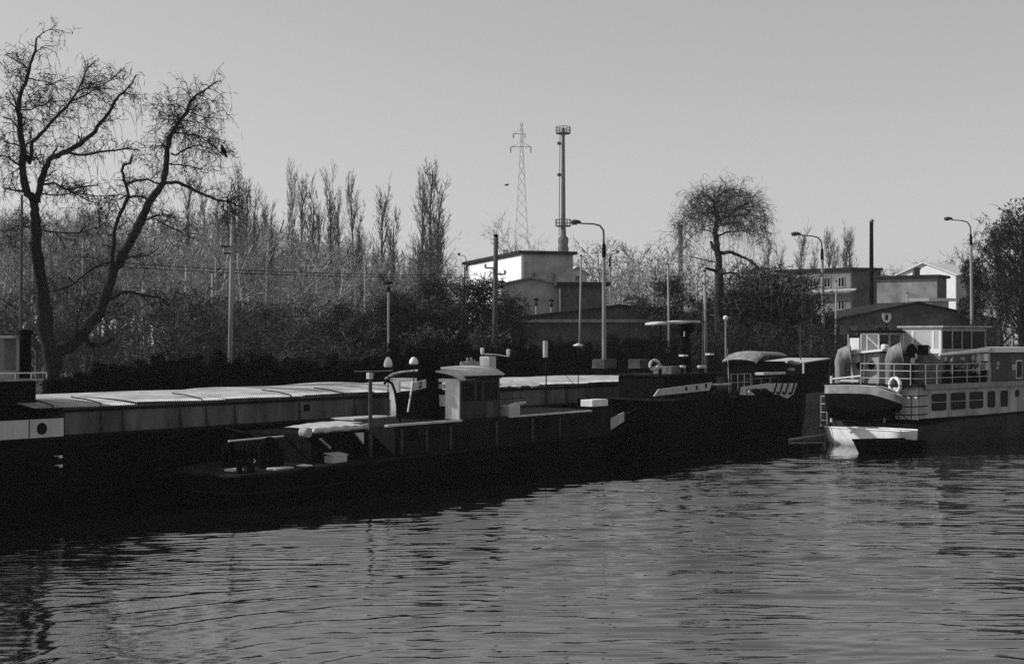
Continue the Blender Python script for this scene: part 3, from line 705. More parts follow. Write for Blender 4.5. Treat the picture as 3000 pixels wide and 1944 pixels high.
b = MB(); b.tube([(tsec(i)[0],-tsec(i)[1],tsec(i)[2]) for i in range(n)], .03, 6); b.build('gunwale', LIGHT, td)
b = MB(); b.tube([(-.3,4.62,.9),(-.32,4.62,2.7),(-.3,4.62,3.1)], .06, 8); b.build('awning_stanchion', WHITE, rt)
b = MB(); b.tube([(-.3,4.6,2.95),(0,3.2,3.12)], .05, 6); b.build('davit_arm', WHITE, rt)
b = MB(); b.box(-.2,.3,3.2,4.3,2.84,2.94); b.build('deck_plank', LIGHT, rt)
# stern ladder
b = MB(); 
for v_ in (4.95, 5.3): b.tube([(-.2,v_,.6),(-.2,v_,2.15)], .025, 5)
for z_ in (.95, 1.35, 1.75, 2.12): b.tube([(-.2,4.95,z_),(-.2,5.3,z_)], .022, 5)
b.build('ladder', LIGHT, rt)
MB().box(-.3, .3, 4.7, 5.35, .55, .62).build('ladder_step', SOOT, rt)
# stern rails in front of the white bulkhead
b = MB()
for z_ in (1.35, 1.72, 2.2): b.tube([(-.28,1.6,z_),(-.2,.3,z_+.05),(-.05,-.02,z_+.07),(.5,-.04,z_+.09)], .025, 5)
for v_ in (1.0, .35): b.tube([(-.25,v_,1.0),(-.25,v_,2.25)], .022, 5)
b.tube([(-.26,1.2,1.75),(-.26,.4,1.05)], .022, 5)
b.build('stern_rail', SOOT, rt)
b = MB(); b.tube([(-.3,2.3,1.1),(-.3,1.75,1.3)], .05, 6); b.tube([(-.3,1.75,1.35),(-.3,1.72,.98)], .05, 6); b.build('cleat_arm', LIGHT, rt)
# cowl ventilators
def cowl(u, v, z, h, r, face):
    prof = []; pts = []; rs = []
    dx, dy = math.cos(face), math.sin(face)
    pts = [(u,v,z),(u,v,z+h*.45),(u+dx*.02,v+dy*.02,z+h*.6),(u+dx*r*.35,v+dy*r*.35,z+h*.78),(u+dx*r*1.1,v+dy*r*1.1,z+h*.84)]
    rs = [r*.55, r*.55, r*.68, r*.98, r*1.12]
    o = MB().tube(pts, rs, 16, cap=False).build('cowl_vent', mat('cowl_grey', .20, .8, .45, 4, .1, streak=True), rt, True)
    m_ = MB().tube([(u+dx*r*.75,v+dy*r*.75,z+h*.82),(u+dx*r*1.06,v+dy*r*1.06,z+h*.838)], [r*.9, r*1.08], 16).build('vent_mouth', SOOT, o)
    MB().torus(pts[4], r*1.12, r*.07, (dx,dy,.15), 20, 6).build('vent_rim', mat('rim_grey', .3, .8, .3, 4, .1), o, True)
a = Rv.vz(2462, 1105, .6); c = Rv.vz(2462, 1030, .6); cowl(.6, a[0], zt+.05, 1.62, .46, R(-60))
a = Rv.vz(2610, 1105, .8); cowl(.8, a[0], zt+.05, 1.72, .46, R(-58))
# small glazed cabin at the after end
va = Rv.vz(2572, 1000, 1.2)[0]; vb = Rv.vz(2492, 1000, 1.2)[0]
cab = MB().bbox(1.2, 4.0, va-.1, vb, zt+.06, 4.20, .04).build('after_cabin', HS, rt)
b = MB(); b.prism([(.95,va-.4,4.30),(.95,vb+.15,4.10),(4.2,vb+.15,4.10),(4.2,va-.4,4.30)], (0,0,.1)); b.build('cabin_roof', WHITE, rt)
for v_ in (va+.35, va+1.0):
    pw = MB().lathe([(.16,1.14),(.18,1.16),(.16,1.21)], (0,v_,3.6), 14, 'x').build('porthole', DARK, cab); MB().lathe([(.14,1.13),(.14,1.145)], (0,v_,3.6), 14, 'x').build('pane', GLASSD, pw)
MB().box(1.14, 1.2, vb-.55, vb-.05, 3.72, 4.12).build('locker_panel', WHITE, cab)
MB().tube([(1.1,va+.72,2.8),(1.1,va+.66,4.15)], .04, 6).build('drain_pipe', LIGHT, cab)
b = MB(); v0, v1 = va, vb
for v_ in (v0, (v0+v1)/2-.12, v1-.55): b.box(1.3, 1.36, v_, v_+.06, 4.25, 5.12)
b.box(1.3, 1.36, v0, v1-.49, 5.08, 5.16); b.box(1.295, 1.365, v0, v1-.49, 4.2, 4.27)
b.tube([(1.33,v0+.06,4.5),(1.33,(v0+v1)/2-.12,4.95)], .04, 6)
for u_ in (2.2, 3.2): b.box(u_, u_+.06, v0, v0+.06, 4.25, 5.12)
b.box(1.36, 3.3, v0, v0+.06, 5.08, 5.16)
b.build('window_frame', LIGHT, cab)
MB().box(1.32, 1.335, v0+.06, v1-.55, 4.27, 5.08).build('cabin_pane', GLASSL, cab)
MB().box(1.28, 1.34, v1-.42, v1+.1, 4.28, 4.92).build('name_panel', WHITE, cab)
MB().tube([(1.3,v1+.2,4.2),(1.3,v1+.2,5.1)], .03, 6).build('flag_staff', LIGHT, cab)
MB().bbox(1.2, 3.5, v0-.2, v1+.1, 5.2, 5.28, .03).build('cabin_top', SOOT, cab)
b = MB(); b.bbox(1.0,1.35, va-.55, va-.25, 4.4, 4.62, .06); b.build('roof_lamp', WHITE, cab)
# bridge deckhouse and wheelhouse
U0, U1 = 3.27, 7.5; Va, Vb = .9, 3.0; Z0, Z1 = 4.18, 5.42
br = MB().bbox(U0, U1, Va, Vb+1.1, zt+.06, Z0, .04).build('bridge_base', mat('bridge_grey', .14, .7, .4, 2, .12, streak=True), rt)
b = MB()
b.box(U0,U0+.07,Va,Vb,Z0,Z0+.22)
b.box(U0,U0+.07,Va,Vb,Z1-.17,Z1)
for v_ in (Va, Va+.38, Vb-.62, Vb-.1): b.box(U0+.003,U0+.067,v_,v_+.12,Z0+.22,Z1-.17)
b.build('wheelhouse_aft_frame', WHITE, rt)
b = MB()
b.box(U0+.07,U1,Va,Va+.06,Z0,Z0+.22); b.box(U0+.07,U1,Va,Va+.06,Z1-.17,Z1); b.box(U0+.07,U1,Vb-.06,Vb,Z0,Z1); b.box(U1-.06,U1,Va+.06,Vb-.06,Z0,Z1)
for u_ in (U0+.07, U0+1.0, U0+1.9, U0+2.8, U1-.12): b.box(u_,u_+.09,Va+.003,Va+.057,Z0+.22,Z1-.17)
b.build('wheelhouse_side', HS, rt)
MB().box(U0+.02,U0+.035,Va+.05,Vb-.05,Z0+.2,Z1-.15).build('aft_window', mat('lit_glass', .42, .3, .15, 1, .3), rt)
MB().box(U0+.07,U1-.1,Va+.025,Va+.04,Z0+.2,Z1-.15).build('side_window', GLASSD, rt)
b = MB(); b.prism([(U0-.15,Va-.2,Z1),(U0-.15,Vb+.2,Z1),(U1+.25,Vb+.2,Z1+.02),(U1+.25,Va-.2,Z1+.02)], (0,0,.09)); b.build('wheelhouse_roof', MID, rt)
v_, z_ = Rv.vz(2703, 1022, U0-.05); MB().box(U0-.08,U0-.005,v_-.28,v_+.25,z_-.25,z_+.2).build('hatch_opening', SOOT, rt)
v_, z_ = Rv.vz(2674, 1022, U0-.25); MB().lathe([(.26,z_-.3),(.26,z_-.05),(.2,z_+.12),(.05,z_+.26)], (U0-.35,v_,0), 12).build('mushroom_vent', SOOT, rt, True)
MB().tube([(U0-.35,v_,zt),(U0-.35,v_,z_-.3)], .12, 8).build('vent_stem', SOOT, rt)
v_, z_ = Rv.vz(2678, 1050, U0-.4); b = MB(); b.torus((U0-.4,v_,z_+.1), .13, .05, (1,0,0), 14, 6); b.bbox(U0-.5,U0-.35,v_-.02,v_+.16,z_-.22,z_+.02,.02); b.build('hose_reel', WHITE, rt)
# rails on the upper deck
us_ = [Rv.uz(px, 1090, .05)[0] for px in (2712, 2745, 2790, 2833, 2870, 2903)]
rail(rt, [(u_,.05,zt+.06) for u_ in us_], .95, LIGHT, 3, .018)
b = MB()
for z_ in (3.05,3.4,3.72): b.tube([(-.3,3.0,z_),(-.3,.35,z_),(-.1,.06,z_),(us_[0],.05,z_)], .02, 5)
for v_ in (3.0,2.1,1.2,.35): b.tube([(-.3,v_,zt+.06),(-.3,v_,3.73)], .024, 5)
b.build('after_railing', LIGHT, rt)
# boom, winch gear and forward house
b = MB(); b.tube([Rv.P(2752,1039,.4), Rv.P(2820,1032,.4), Rv.P(2893,1024,.4)], [.05,.09,.14], 8); b.build('derrick_boom', WHITE, rt)
ub = Rv.P(2895,1050,.5)[0]; MB().box(ub-.05,ub+.05,.42,.54,zt,4.35).build('boom_rest', LIGHT, rt)
rng = random.Random(12)
for k, (px,py,s_,m_) in enumerate(((2862,1052,.22,LIGHT),(2882,1045,.26,WHITE),(2896,1038,.2,LIGHT),(2868,1066,.18,MID),(2885,1071,.22,LIGHT),(2902,1066,.18,WHITE),(2862,1085,.2,MID),(2900,1085,.2,LIGHT),(2790,1052,.14,MID),(2800,1070,.12,GREY),(2815,1072,.14,GREY),(2772,1052,.13,GREY),(2822,1051,.1,LIGHT))):
    q = Rv.P(px,py,.55)
    if k % 3 == 0: g = MB().lathe([(s_*.9,-s_*.7),(s_,-s_*.5),(s_*.5,-s_*.45),(s_*.5,s_*.45),(s_,s_*.5),(s_*.9,s_*.7)], (q[0],.6,q[2]), 12, 'y')
    elif k % 3 == 1: g = MB().bbox(q[0]-s_*.8,q[0]+s_*.7,.4,.85,q[2]-s_*.8,q[2]+s_*.6,.03)
    else: g = MB().tube([(q[0]-s_,.5,q[2]-s_*.6),(q[0],.55,q[2]+s_*.5),(q[0]+s_*.9,.6,q[2]+.1)], s_*.35, 7)
    g.build('winch_gear', m_, rt, k % 3 != 1)
b = MB()
for px in (2775,2800,2818,2862,2885,2903):
    q = Rv.P(px,1060,.75); b.box(q[0]-.06,q[0]+.06,.66,.8,zt,q[2])
b.box(Rv.uz(2770,1090,.7)[0], Rv.uz(2908,1080,.7)[0], .62, .9, zt+.06, zt+.55)
b.build('winch_bed', SOOT, rt)
f0 = Rv.uz(2908, 1060, .3)[0]
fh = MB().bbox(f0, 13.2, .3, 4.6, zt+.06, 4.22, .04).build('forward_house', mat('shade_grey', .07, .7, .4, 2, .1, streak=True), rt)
MB().bbox(f0-.1, 13.4, .1, 4.8, 4.22, 4.46, .03).build('house_roof_trim', WHITE, rt)
for px,py,s_ in ((2925,1064,.13),(2972,1075,.18),(2924,1077,.1)):
    q = Rv.P(px,py,.25); MB().box(q[0]-s_,q[0]+s_,.26,.31,q[2]-s_*.8,q[2]+s_*.8).build('wall_fitting', MID, fh)
q = Rv.P(2985,1080,.28); fr = MB().box(q[0]-.3,q[0]+.35,.27,.31,q[2]-.5,q[2]+.45).build('window', LIGHT, fh); MB().box(q[0]-.22,q[0]+.27,.255,.265,q[2]-.42,q[2]+.37).build('pane', GLASSD, fr)
q = Rv.P(2965,1020,.6); MB().tube([(q[0],.6,4.4),(q[0],.6,5.0)], .02, 5).build('aerial', LIGHT, fh)
# lifebuoy on the stern rail
q = Rv.Q(2622,1128,-.45); wq = Rv.world(*q)
l2 = thing('lifebuoy', 'white lifebuoy hung on the stern rail of the river boat', 'lifebuoy', wq, RA)
MB().torus((0,0,0), .33, .085, (1,-.25,0)).build('ring', WHITE, l2, True)
b = MB(); ax = Vector((1,-.25,0)).normalized(); e1 = ax.orthogonal().normalized(); e2 = ax.cross(e1)
for k in range(4):
    t_ = k*math.pi/2+.8; e = e1*math.cos(t_)+e2*math.sin(t_); b.torus(e*.33, .09, .015, ax.cross(e), 12, 5)
b.build('band', SOOT, l2)
MB().bbox(-.05,.05,-.14,.12,-.45,-.1,.03).build('float_light', LIGHT, l2)
MB().tube([(0.05,0,.3),(.1,0,-.9)], .02, 5).build('hanger', SOOT, l2)

# ---- ropes and rigging
b = MB()
for k in range(4): b.torus((5.2, 1.9, .95+.05*k), .3-.02*k, .03, (0,0,1), 18, 5)
b.build('rope_coil', ROPE, tt)
def sag(a, b_, d, n=9): return [(a[0]+(b_[0]-a[0])*i/n, a[1]+(b_[1]-a[1])*i/n, a[2]+(b_[2]-a[2])*i/n-d*4*(i/n)*(1-i/n)) for i in range(n+1)]
tag(MB().tube(sag(T.world(6.0,.6,1.3), B.world(8.0,.1,1.95), .15), .022, 5).build('mooring_rope', ROPE), 'slack mooring rope from the tug after deck to the barge', 'rope')
tag(MB().tube(sag(T.world(21.6,1.2,1.6), Wk.world(.2,.5,2.25), .25), .022, 5).build('mooring_rope', ROPE), 'slack mooring rope between the tug bow and the work boat', 'rope')
tag(MB().tube(sag(Wk.world(8.4,.9,2.6), K.world(.3,.3,2.1), .2), .022, 5).build('mooring_rope', ROPE), 'slack mooring rope between the work boat and the deck barge', 'rope')
b = MB(); q = T.P(1600,1040,2.2)
for e_ in (T.P(1735,1180,.6), (W1, 2.2, ZT+.3)): b.tube([(q[0],2.2,q[2]), e_], .010, 4)
b.build('mast_stay', SOOT, tt)
mu = Wk.uz(2060, 1000, 2.2)[0]
wm_ = MB().tube([(mu,2.2,3.2),(mu,2.2,6.6)], [.06,.03], 7).build('mast', POLED, wt); MB().tube([(mu-.7,2.2,5.7),(mu+.7,2.2,5.7)], .03, 5).build('crosstree', POLED, wm_)
b = MB()
for e_ in ((k0,1.,3.25),(k1+1.6,2.2,2.6),(mu,.2,2.3)): b.tube([(mu,2.2,6.4), e_], .012, 4)
b.build('mast_stay', SOOT, wt)
rail(wt, [(k1+.2+.7*k, .25, 2.4) for k in range(4)], .8, MID, 2, .016)
rail(kt, [(1.2+1.0*k, .3, 2.0) for k in range(5)], .95, GREY, 2, .016)
um_ = K.uz(2345, 1000, 2.0)[0]
MB().tube([(um_,2.0,2.0),(um_,2.0,5.6)], [.05,.03], 7).build('mast', POLED, kt)
rail(tt, [(cc+.4+.9*k, 4.1, 1.98) for k in range(8)], .8, DARK, 2, .016)

# ---- white dinghy and dark skiff
def small_boat(name, label, L, beam, h, m, inner, loc, rotz, sheer=.16):
    t = thing(name, label, 'boat', loc, rotz); n = 9; b = MB(); vs = []
    for i in range(n):
        s_ = i/(n-1); w_ = beam/2*min(1, (.08+1.25*s_**.6 if s_ < .5 else .86+.14*math.sin(math.pi*(1.25-s_)*1.0)+.08))
        z_ = h*(1+sheer*(1-s_)**2); rk = .35*(1-s_)**2
        vs += [(s_*L, -w_, z_), (s_*L+rk*.5, -w_*.9, z_*.45), (s_*L+rk, -w_*.45, -.1), (s_*L+rk, w_*.45, -.1), (s_*L+rk*.5, w_*.9, z_*.45), (s_*L, w_, z_)]
    fs = [(i*6+j,(i+1)*6+j,(i+1)*6+j+1,i*6+j+1) for i in range(n-1) for j in range(5)] + [(0,1,2,3,4,5), tuple(range((n-1)*6+5,(n-1)*6-1,-1))]
    b.add(vs, fs); b.build('hull', m, t, True)
    g = MB()
    for sgn in (0, 5): g.tube([Vector(vs[i*6+sgn])+Vector((0,0,.02)) for i in range(n)], .04, 6)
    g.build('gunwale', m, t)
    f = MB(); f.add([Vector(vs[i*6])*1+Vector((0,.05,-.16)) for i in range(n)]+[Vector(vs[i*6+5])+Vector((0,-.05,-.16)) for i in range(n-1,-1,-1)], [tuple(range(2*n))]); f.build('floor', inner, t)
    for s_ in (.4,.7): MB().box(s_*L-.14,s_*L+.14,-beam*.46,beam*.46,h*.8,h*.86).build('thwart', m, t)
    return t
pL = at(2413, 1302, 67.0); pR = at(2656, 1302, 63.2)
dn = small_boat('dinghy', 'white dinghy lying under the river boat stern', (pR-pL).length, 1.2, .80, WHITE, DECK, (pL.x, pL.y-.4, 0), math.atan2(pR.y-pL.y, pR.x-pL.x), -.08)
MB().tube([(-.12,-.1,.96),(.3,-.45,.98)], .05, 6).build('oar', SOOT, dn)
pk = at(2500, 1325, 60.4)
small_boat('skiff', 'black skiff with its bow in front of the white dinghy', 3.3, 1.4, .48, SOOT, SOOT, (pk.x, pk.y, 0), R(24))

# ------------------------------------------------------------------ trees
def seg_arrays(segs, k):
    S = np.array(segs, np.float64); p0, p1, r0, r1 = S[:,0:3], S[:,3:6], S[:,6:7], S[:,7:8]
    d = p1-p0; L = np.linalg.norm(d, axis=1, keepdims=True); L[L < 1e-6] = 1e-6; d = d/L
    up = np.where(np.abs(d[:,2:3]) < .9, np.array([[0,0,1.]]), np.array([[1.,0,0]]))
    a = np.cross(d, up); a /= np.linalg.norm(a, axis=1, keepdims=True); b = np.cross(a, d)
    vs = []
    for (p, r) in ((p0, r0), (p1, r1)):
        for j in range(k):
            t = 2*math.pi*j/k; vs.append(p + (a*math.cos(t)+b*math.sin(t))*r)
    V = np.stack(vs, 1).reshape(-1, 3); n = len(S); base = (np.arange(n)*2*k)[:,None]
    F_ = np.concatenate([base + np.array([[j, (j+1)%k, k+(j+1)%k, k+j]]) for j in range(k)], 0)
    return V, F_
def quad_arrays(segs, rg):
    S = np.array(segs, np.float64); p0, p1, r0, r1 = S[:,0:3], S[:,3:6], S[:,6:7], S[:,7:8]
    d = p1-p0; a = np.cross(d, rg.normal(0,1,d.shape)); a /= np.linalg.norm(a, axis=1, keepdims=True)+1e-9
    V = np.stack([p0-a*r0, p0+a*r0, p1+a*r1, p1-a*r1], 1).reshape(-1,3)
    return V, (np.arange(len(S))*4)[:,None] + np.array([[0,1,2,3]])
def seg_mesh(name, segs, m, parent=None, k=3):
    V, F_ = seg_arrays(segs, k); return np_mesh(name, V, F_, m, parent)

def nrm(v): return v/ (np.linalg.norm(v)+1e-9)
def branch(rng, p, d, L, r, nseg, wob, trop, out, rend=.45):
    """one wandering branch; returns its points"""
    pts = [p]; d = nrm(d)
    for i in range(nseg):
        d = nrm(d + rng.normal(0, wob, 3) + np.array([0,0,trop]))
        q = pts[-1] + d*L/nseg; ra = r*(1-(1-rend)*i/nseg); rb = r*(1-(1-rend)*(i+1)/nseg)
        out.append((*pts[-1], *q, ra, rb)); pts.append(q)
    return pts, d
def grow(rng, p, d, L, r, lev, P, out, tw):
    spec = P[lev]; tgt = tw if lev >= len(P)-2 else out
    pts, dl = branch(rng, p, d, L, r, spec['n'], spec['wob'], spec['trop'], tgt if r < P[0].get('cut', .03) else out)
    if lev+1 >= len(P): return
    nx_ = P[lev+1]
    for c in range(nx_['count']):
        s_ = rng.uniform(nx_['from'], 1.0); i = min(int(s_*spec['n']), spec['n']-1); f = s_*spec['n']-i
        q = pts[i]*(1-f)+pts[i+1]*f; base = nrm(pts[i+1]-pts[i])
        side = nrm(np.cross(base, rng.normal(0,1,3))); a = nx_['ang']*rng.uniform(.7,1.3)
        nd = base*math.cos(a)+side*math.sin(a)
        grow(rng, q, nd, L*nx_['len']*rng.uniform(.6,1.15)*(1.15-.5*s_ if lev == 0 else 1), max(r*nx_['rad']*(1-.4*s_), nx_.get('min', .008)), lev+1, P, out, tw)

OAK = [dict(n=7, wob=.05, trop=.03, cut=.05), dict(count=15, **{'from': .22}, n=5, wob=.15, trop=.05, ang=.75, len=.5, rad=.42),
       dict(count=7, **{'from': .2}, n=4, wob=.2, trop=.05, ang=.7, len=.5, rad=.5), dict(count=7, **{'from': .1}, n=3, wob=.25, trop=.04, ang=.7, len=.5, rad=.5, min=.014),]
POP = [dict(n=9, wob=.018, trop=.1, cut=.05), dict(count=44, **{'from': .16}, n=5, wob=.07, trop=.20, ang=.42, len=.24, rad=.34),
       dict(count=8, **{'from': .1}, n=3, wob=.12, trop=.16, ang=.5, len=.45, rad=.5, min=.022), dict(count=3, **{'from': .1}, n=2, wob=.15, trop=.12, ang=.5, len=.6, rad=.5, min=.018)]
THK = [dict(n=4, wob=.1, trop=.05, cut=.05), dict(count=12, **{'from': .1}, n=4, wob=.2, trop=.06, ang=.8, len=.75, rad=.5),
       dict(count=8, **{'from': .15}, n=3, wob=.25, trop=.02, ang=.8, len=.5, rad=.5), dict(count=9, **{'from': .0}, n=3, wob=.3, trop=.0, ang=.9, len=.5, rad=.5, min=.010)]
def make_template(seed, P, h, r, name, m, lean=0.):
    rng = np.random.RandomState(seed); o, tw = [], []
    grow(rng, np.array([0,0,-.2]), np.array([lean,0,1.]), h, r, 0, P, o, tw)
    z = max(s[5] for s in o+tw); k = h/z
    f = lambda L_: [(s[0]*k,s[1]*k,s[2]*k,s[3]*k,s[4]*k,s[5]*k,s[6],s[7]) for s in L_]
    return f(o), f(tw)
def tree_thing(name, label, group, tmpl, loc, rotz, sc, m, cache={}):
    key = id(tmpl); t = thing(name, label, 'tree', loc, rotz, group); t.scale = sc
    if key not in cache:
        a = seg_mesh('trunk', tmpl[0], m, t, 5); b = np_mesh('crown', *quad_arrays([(*q[:6], q[6]*1.4, q[7]*1.4) for q in tmpl[1]], np.random.RandomState(1)), m, t); cache[key] = (a.data, b.data)
    else:
        for nm, me in zip(('trunk', 'crown'), cache[key]):
            o = bpy.data.objects.new(nm, me); COL.objects.link(o); o.parent = t
    return t

# far woodland on the left: one mass of bare trees
tm_oak = [make_template(s, OAK, 17, .22, 'oak', BARKF) for s in (1,2,3)]
tm_pop = [make_template(s+20, POP, 22, .17, 'poplar', BARKP, (0,.02,-.02,.01,-.01)[s%5]) for s in range(1,6)]
rng = np.random.RandomState(77)
def mass(name, label, spots, tmpls, m, keep=1., rmul=1.):
    Vs, Fs, off = [], [], 0
    arr = []
    for tp in tmpls:
        V1, F1 = seg_arrays([s for s in tp[0] if s[6] > .04], 3); V2, F2 = quad_arrays([(*s[:6], s[6]*rmul, s[7]*rmul) for s in tp[1]+[s for s in tp[0] if s[6] <= .04] if rng.rand() < keep], rng); arr.append((np.vstack([V1, V2]), np.vstack([F1, F2+len(V1)])))
    for (x, y, z, s_, hs) in spots:
        V, F_ = arr[rng.randint(len(arr))]; a = rng.uniform(0, 6.28); c, s = math.cos(a), math.sin(a)
        W = np.stack([(V[:,0]*c-V[:,1]*s)*s_+x, (V[:,0]*s+V[:,1]*c)*s_+y, V[:,2]*hs+z], 1)
        Vs.append(W); Fs.append(F_+off); off += len(V)
    return tag(np_mesh(name, np.vstack(Vs), np.vstack(Fs), m), label, 'woodland', kind='stuff')
def topline(px):
    xs_ = [-200,0,60,200,350,480,640,760,900,1000,1120,1230,1330,1420,1560,1700,1760,1850,1950,2050,2200,2350,2500,2600,2700,2800,2900,3200]
    ys_ = [590,600,585,580,590,600,600,620,660,690,725,720,710,730,740,735,690,680,700,720,760,775,780,745,735,745,700,650]
    return np.interp(px, xs_, ys_)
spots = []
for k in range(165):
    D = rng.uniform(130, 245); px = rng.uniform(-160, 1300)
    if D < 150 and px > 1000: D += 50
    top = H + (HOR-topline(px)+rng.uniform(-42, 14))/F*D - GZ
    spots.append(((px-1500)/F*D, D, GZ, .75*max(6,top)/17+.25, max(6,top)/17))
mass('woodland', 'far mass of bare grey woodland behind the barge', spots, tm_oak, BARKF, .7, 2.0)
spots = []
for k in range(100):
    D = rng.uniform(200, 330); px = rng.uniform(1300, 3150)
    top = H + (HOR-topline(px)+rng.uniform(-70, 10))/F*D - GZ
    spots.append(((px-1500)/F*D, D, GZ, .9*max(6,top)/17+.25, max(6,top)/17))
mass('woodland', 'distant line of bare trees behind the houses', spots, tm_oak, mat('haze_paled_distant_bark', .30, .95, .3, 1, .02), .7, 3.0)  # bark coloured paler so the far trees look hazed
# undergrowth in front of the wood
tm_thk = [make_template(s+50, THK, 3.0, .05, 'shrub', BUSH) for s in (1,2,3)]
spots = []
for k in range(120):
    D = rng.uniform(78, 125); px = rng.uniform(-150, 1450)
    hgt = rng.uniform(3.0, 6.0)*(1.1 if px < 900 else .8)
    spots.append(((px-1500)/F*D, D, GZ-.1, hgt/3*1.1, hgt/3))
mass('undergrowth', 'dense grey undergrowth along the edge of the wood', spots, tm_thk, mat('undergrowth_twigs', .075, .95, .4, 2, .02), .46, 1.8)
spots = []
for k in range(70):
    D = rng.uniform(93, 104); px = rng.uniform(1440, 2450)
    hgt = rng.uniform(1.2, 2.7)*(1.7 if px > 2010 else 1)
    spots.append(((px-1500)/F*D, D, GZ-.1, hgt/3*1.1, hgt/3))
for k in range(46):
    D = rng.uniform(112, 121); px = rng.uniform(2300, 2960); hgt = rng.uniform(2.5, 5.2)
    spots.append(((px-1500)/F*D, D, GZ-.1, hgt/3*1.0, hgt/3))
mass('undergrowth', 'tangled dark scrub in front of the long low shed', spots, tm_thk, mat('scrub_twigs', .045, .95, .4, 2, .02), .42, 1.8)

# poplars, each a thing
pops = [(553,500,165),(600,540,175),(636,515,172),(655,540,180),(678,455,160),(706,530,180),(728,505,165),(752,530,178),(780,540,185),(800,560,175),(857,455,165),(880,500,175),(907,490,170),(935,560,180),(968,465,170),(990,540,182),(1033,490,172),(1056,570,180),(1115,500,165),(1143,590,180),(1236,480,160),(1265,455,162),(1290,505,168)]
lab = {0:'tall bare poplar of the row before the grey wood'}
for i, (px, py, D) in enumerate(pops):
    h = H + (HOR-py)/F*D - GZ; p = at(px, 1000, D); s_ = h/22
    wd = .7 if px < 1100 else .95
    lb_ = 'tall bare columnar poplar in the row before the grey wood' if px < 1100 else 'slender poplar standing free beyond the flat-topped lamp' if px < 1200 else 'bare poplar in the close clump of three at the row end'
    tree_thing('poplar_tree', lb_, lb_.replace('poplar', 'poplars', 1), tm_pop[(i*3)%5], (p.x, p.y, GZ), i*1.7, (s_*wd*(.8+.4*((i*7)%5)/4), s_*wd*(.8+.4*((i*7)%5)/4), s_), BARKP)
for i, (px, py, D) in enumerate([(2250,690,300),(2290,705,300),(2345,640,290),(2385,690,300),(2432,660,295),(2448,690,300),(2473,655,295),(2492,640,290)]):
    h = H + (HOR-py)/F*D - GZ; p = at(px, 1000, D); s_ = h/22
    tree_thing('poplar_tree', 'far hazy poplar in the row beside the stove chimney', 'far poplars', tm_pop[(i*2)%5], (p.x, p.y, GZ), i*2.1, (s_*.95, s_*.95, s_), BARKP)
# two round-headed bare trees behind the white gable house
for px, py, D, tpi in ((1505,600,200,0),(1560,650,215,1)):
    h = H + (HOR-py)/F*D - GZ; p = at(px, 1000, D); s_ = h/17
    tree_thing('bare_tree', 'bare tree with round crown %s' % ('at the foot of the lattice pylon' if tpi == 0 else 'between the pylon and the steel chimney'), None, tm_oak[tpi], (p.x, p.y, GZ), 1., (s_*.8, s_*.8, s_), BARKF)

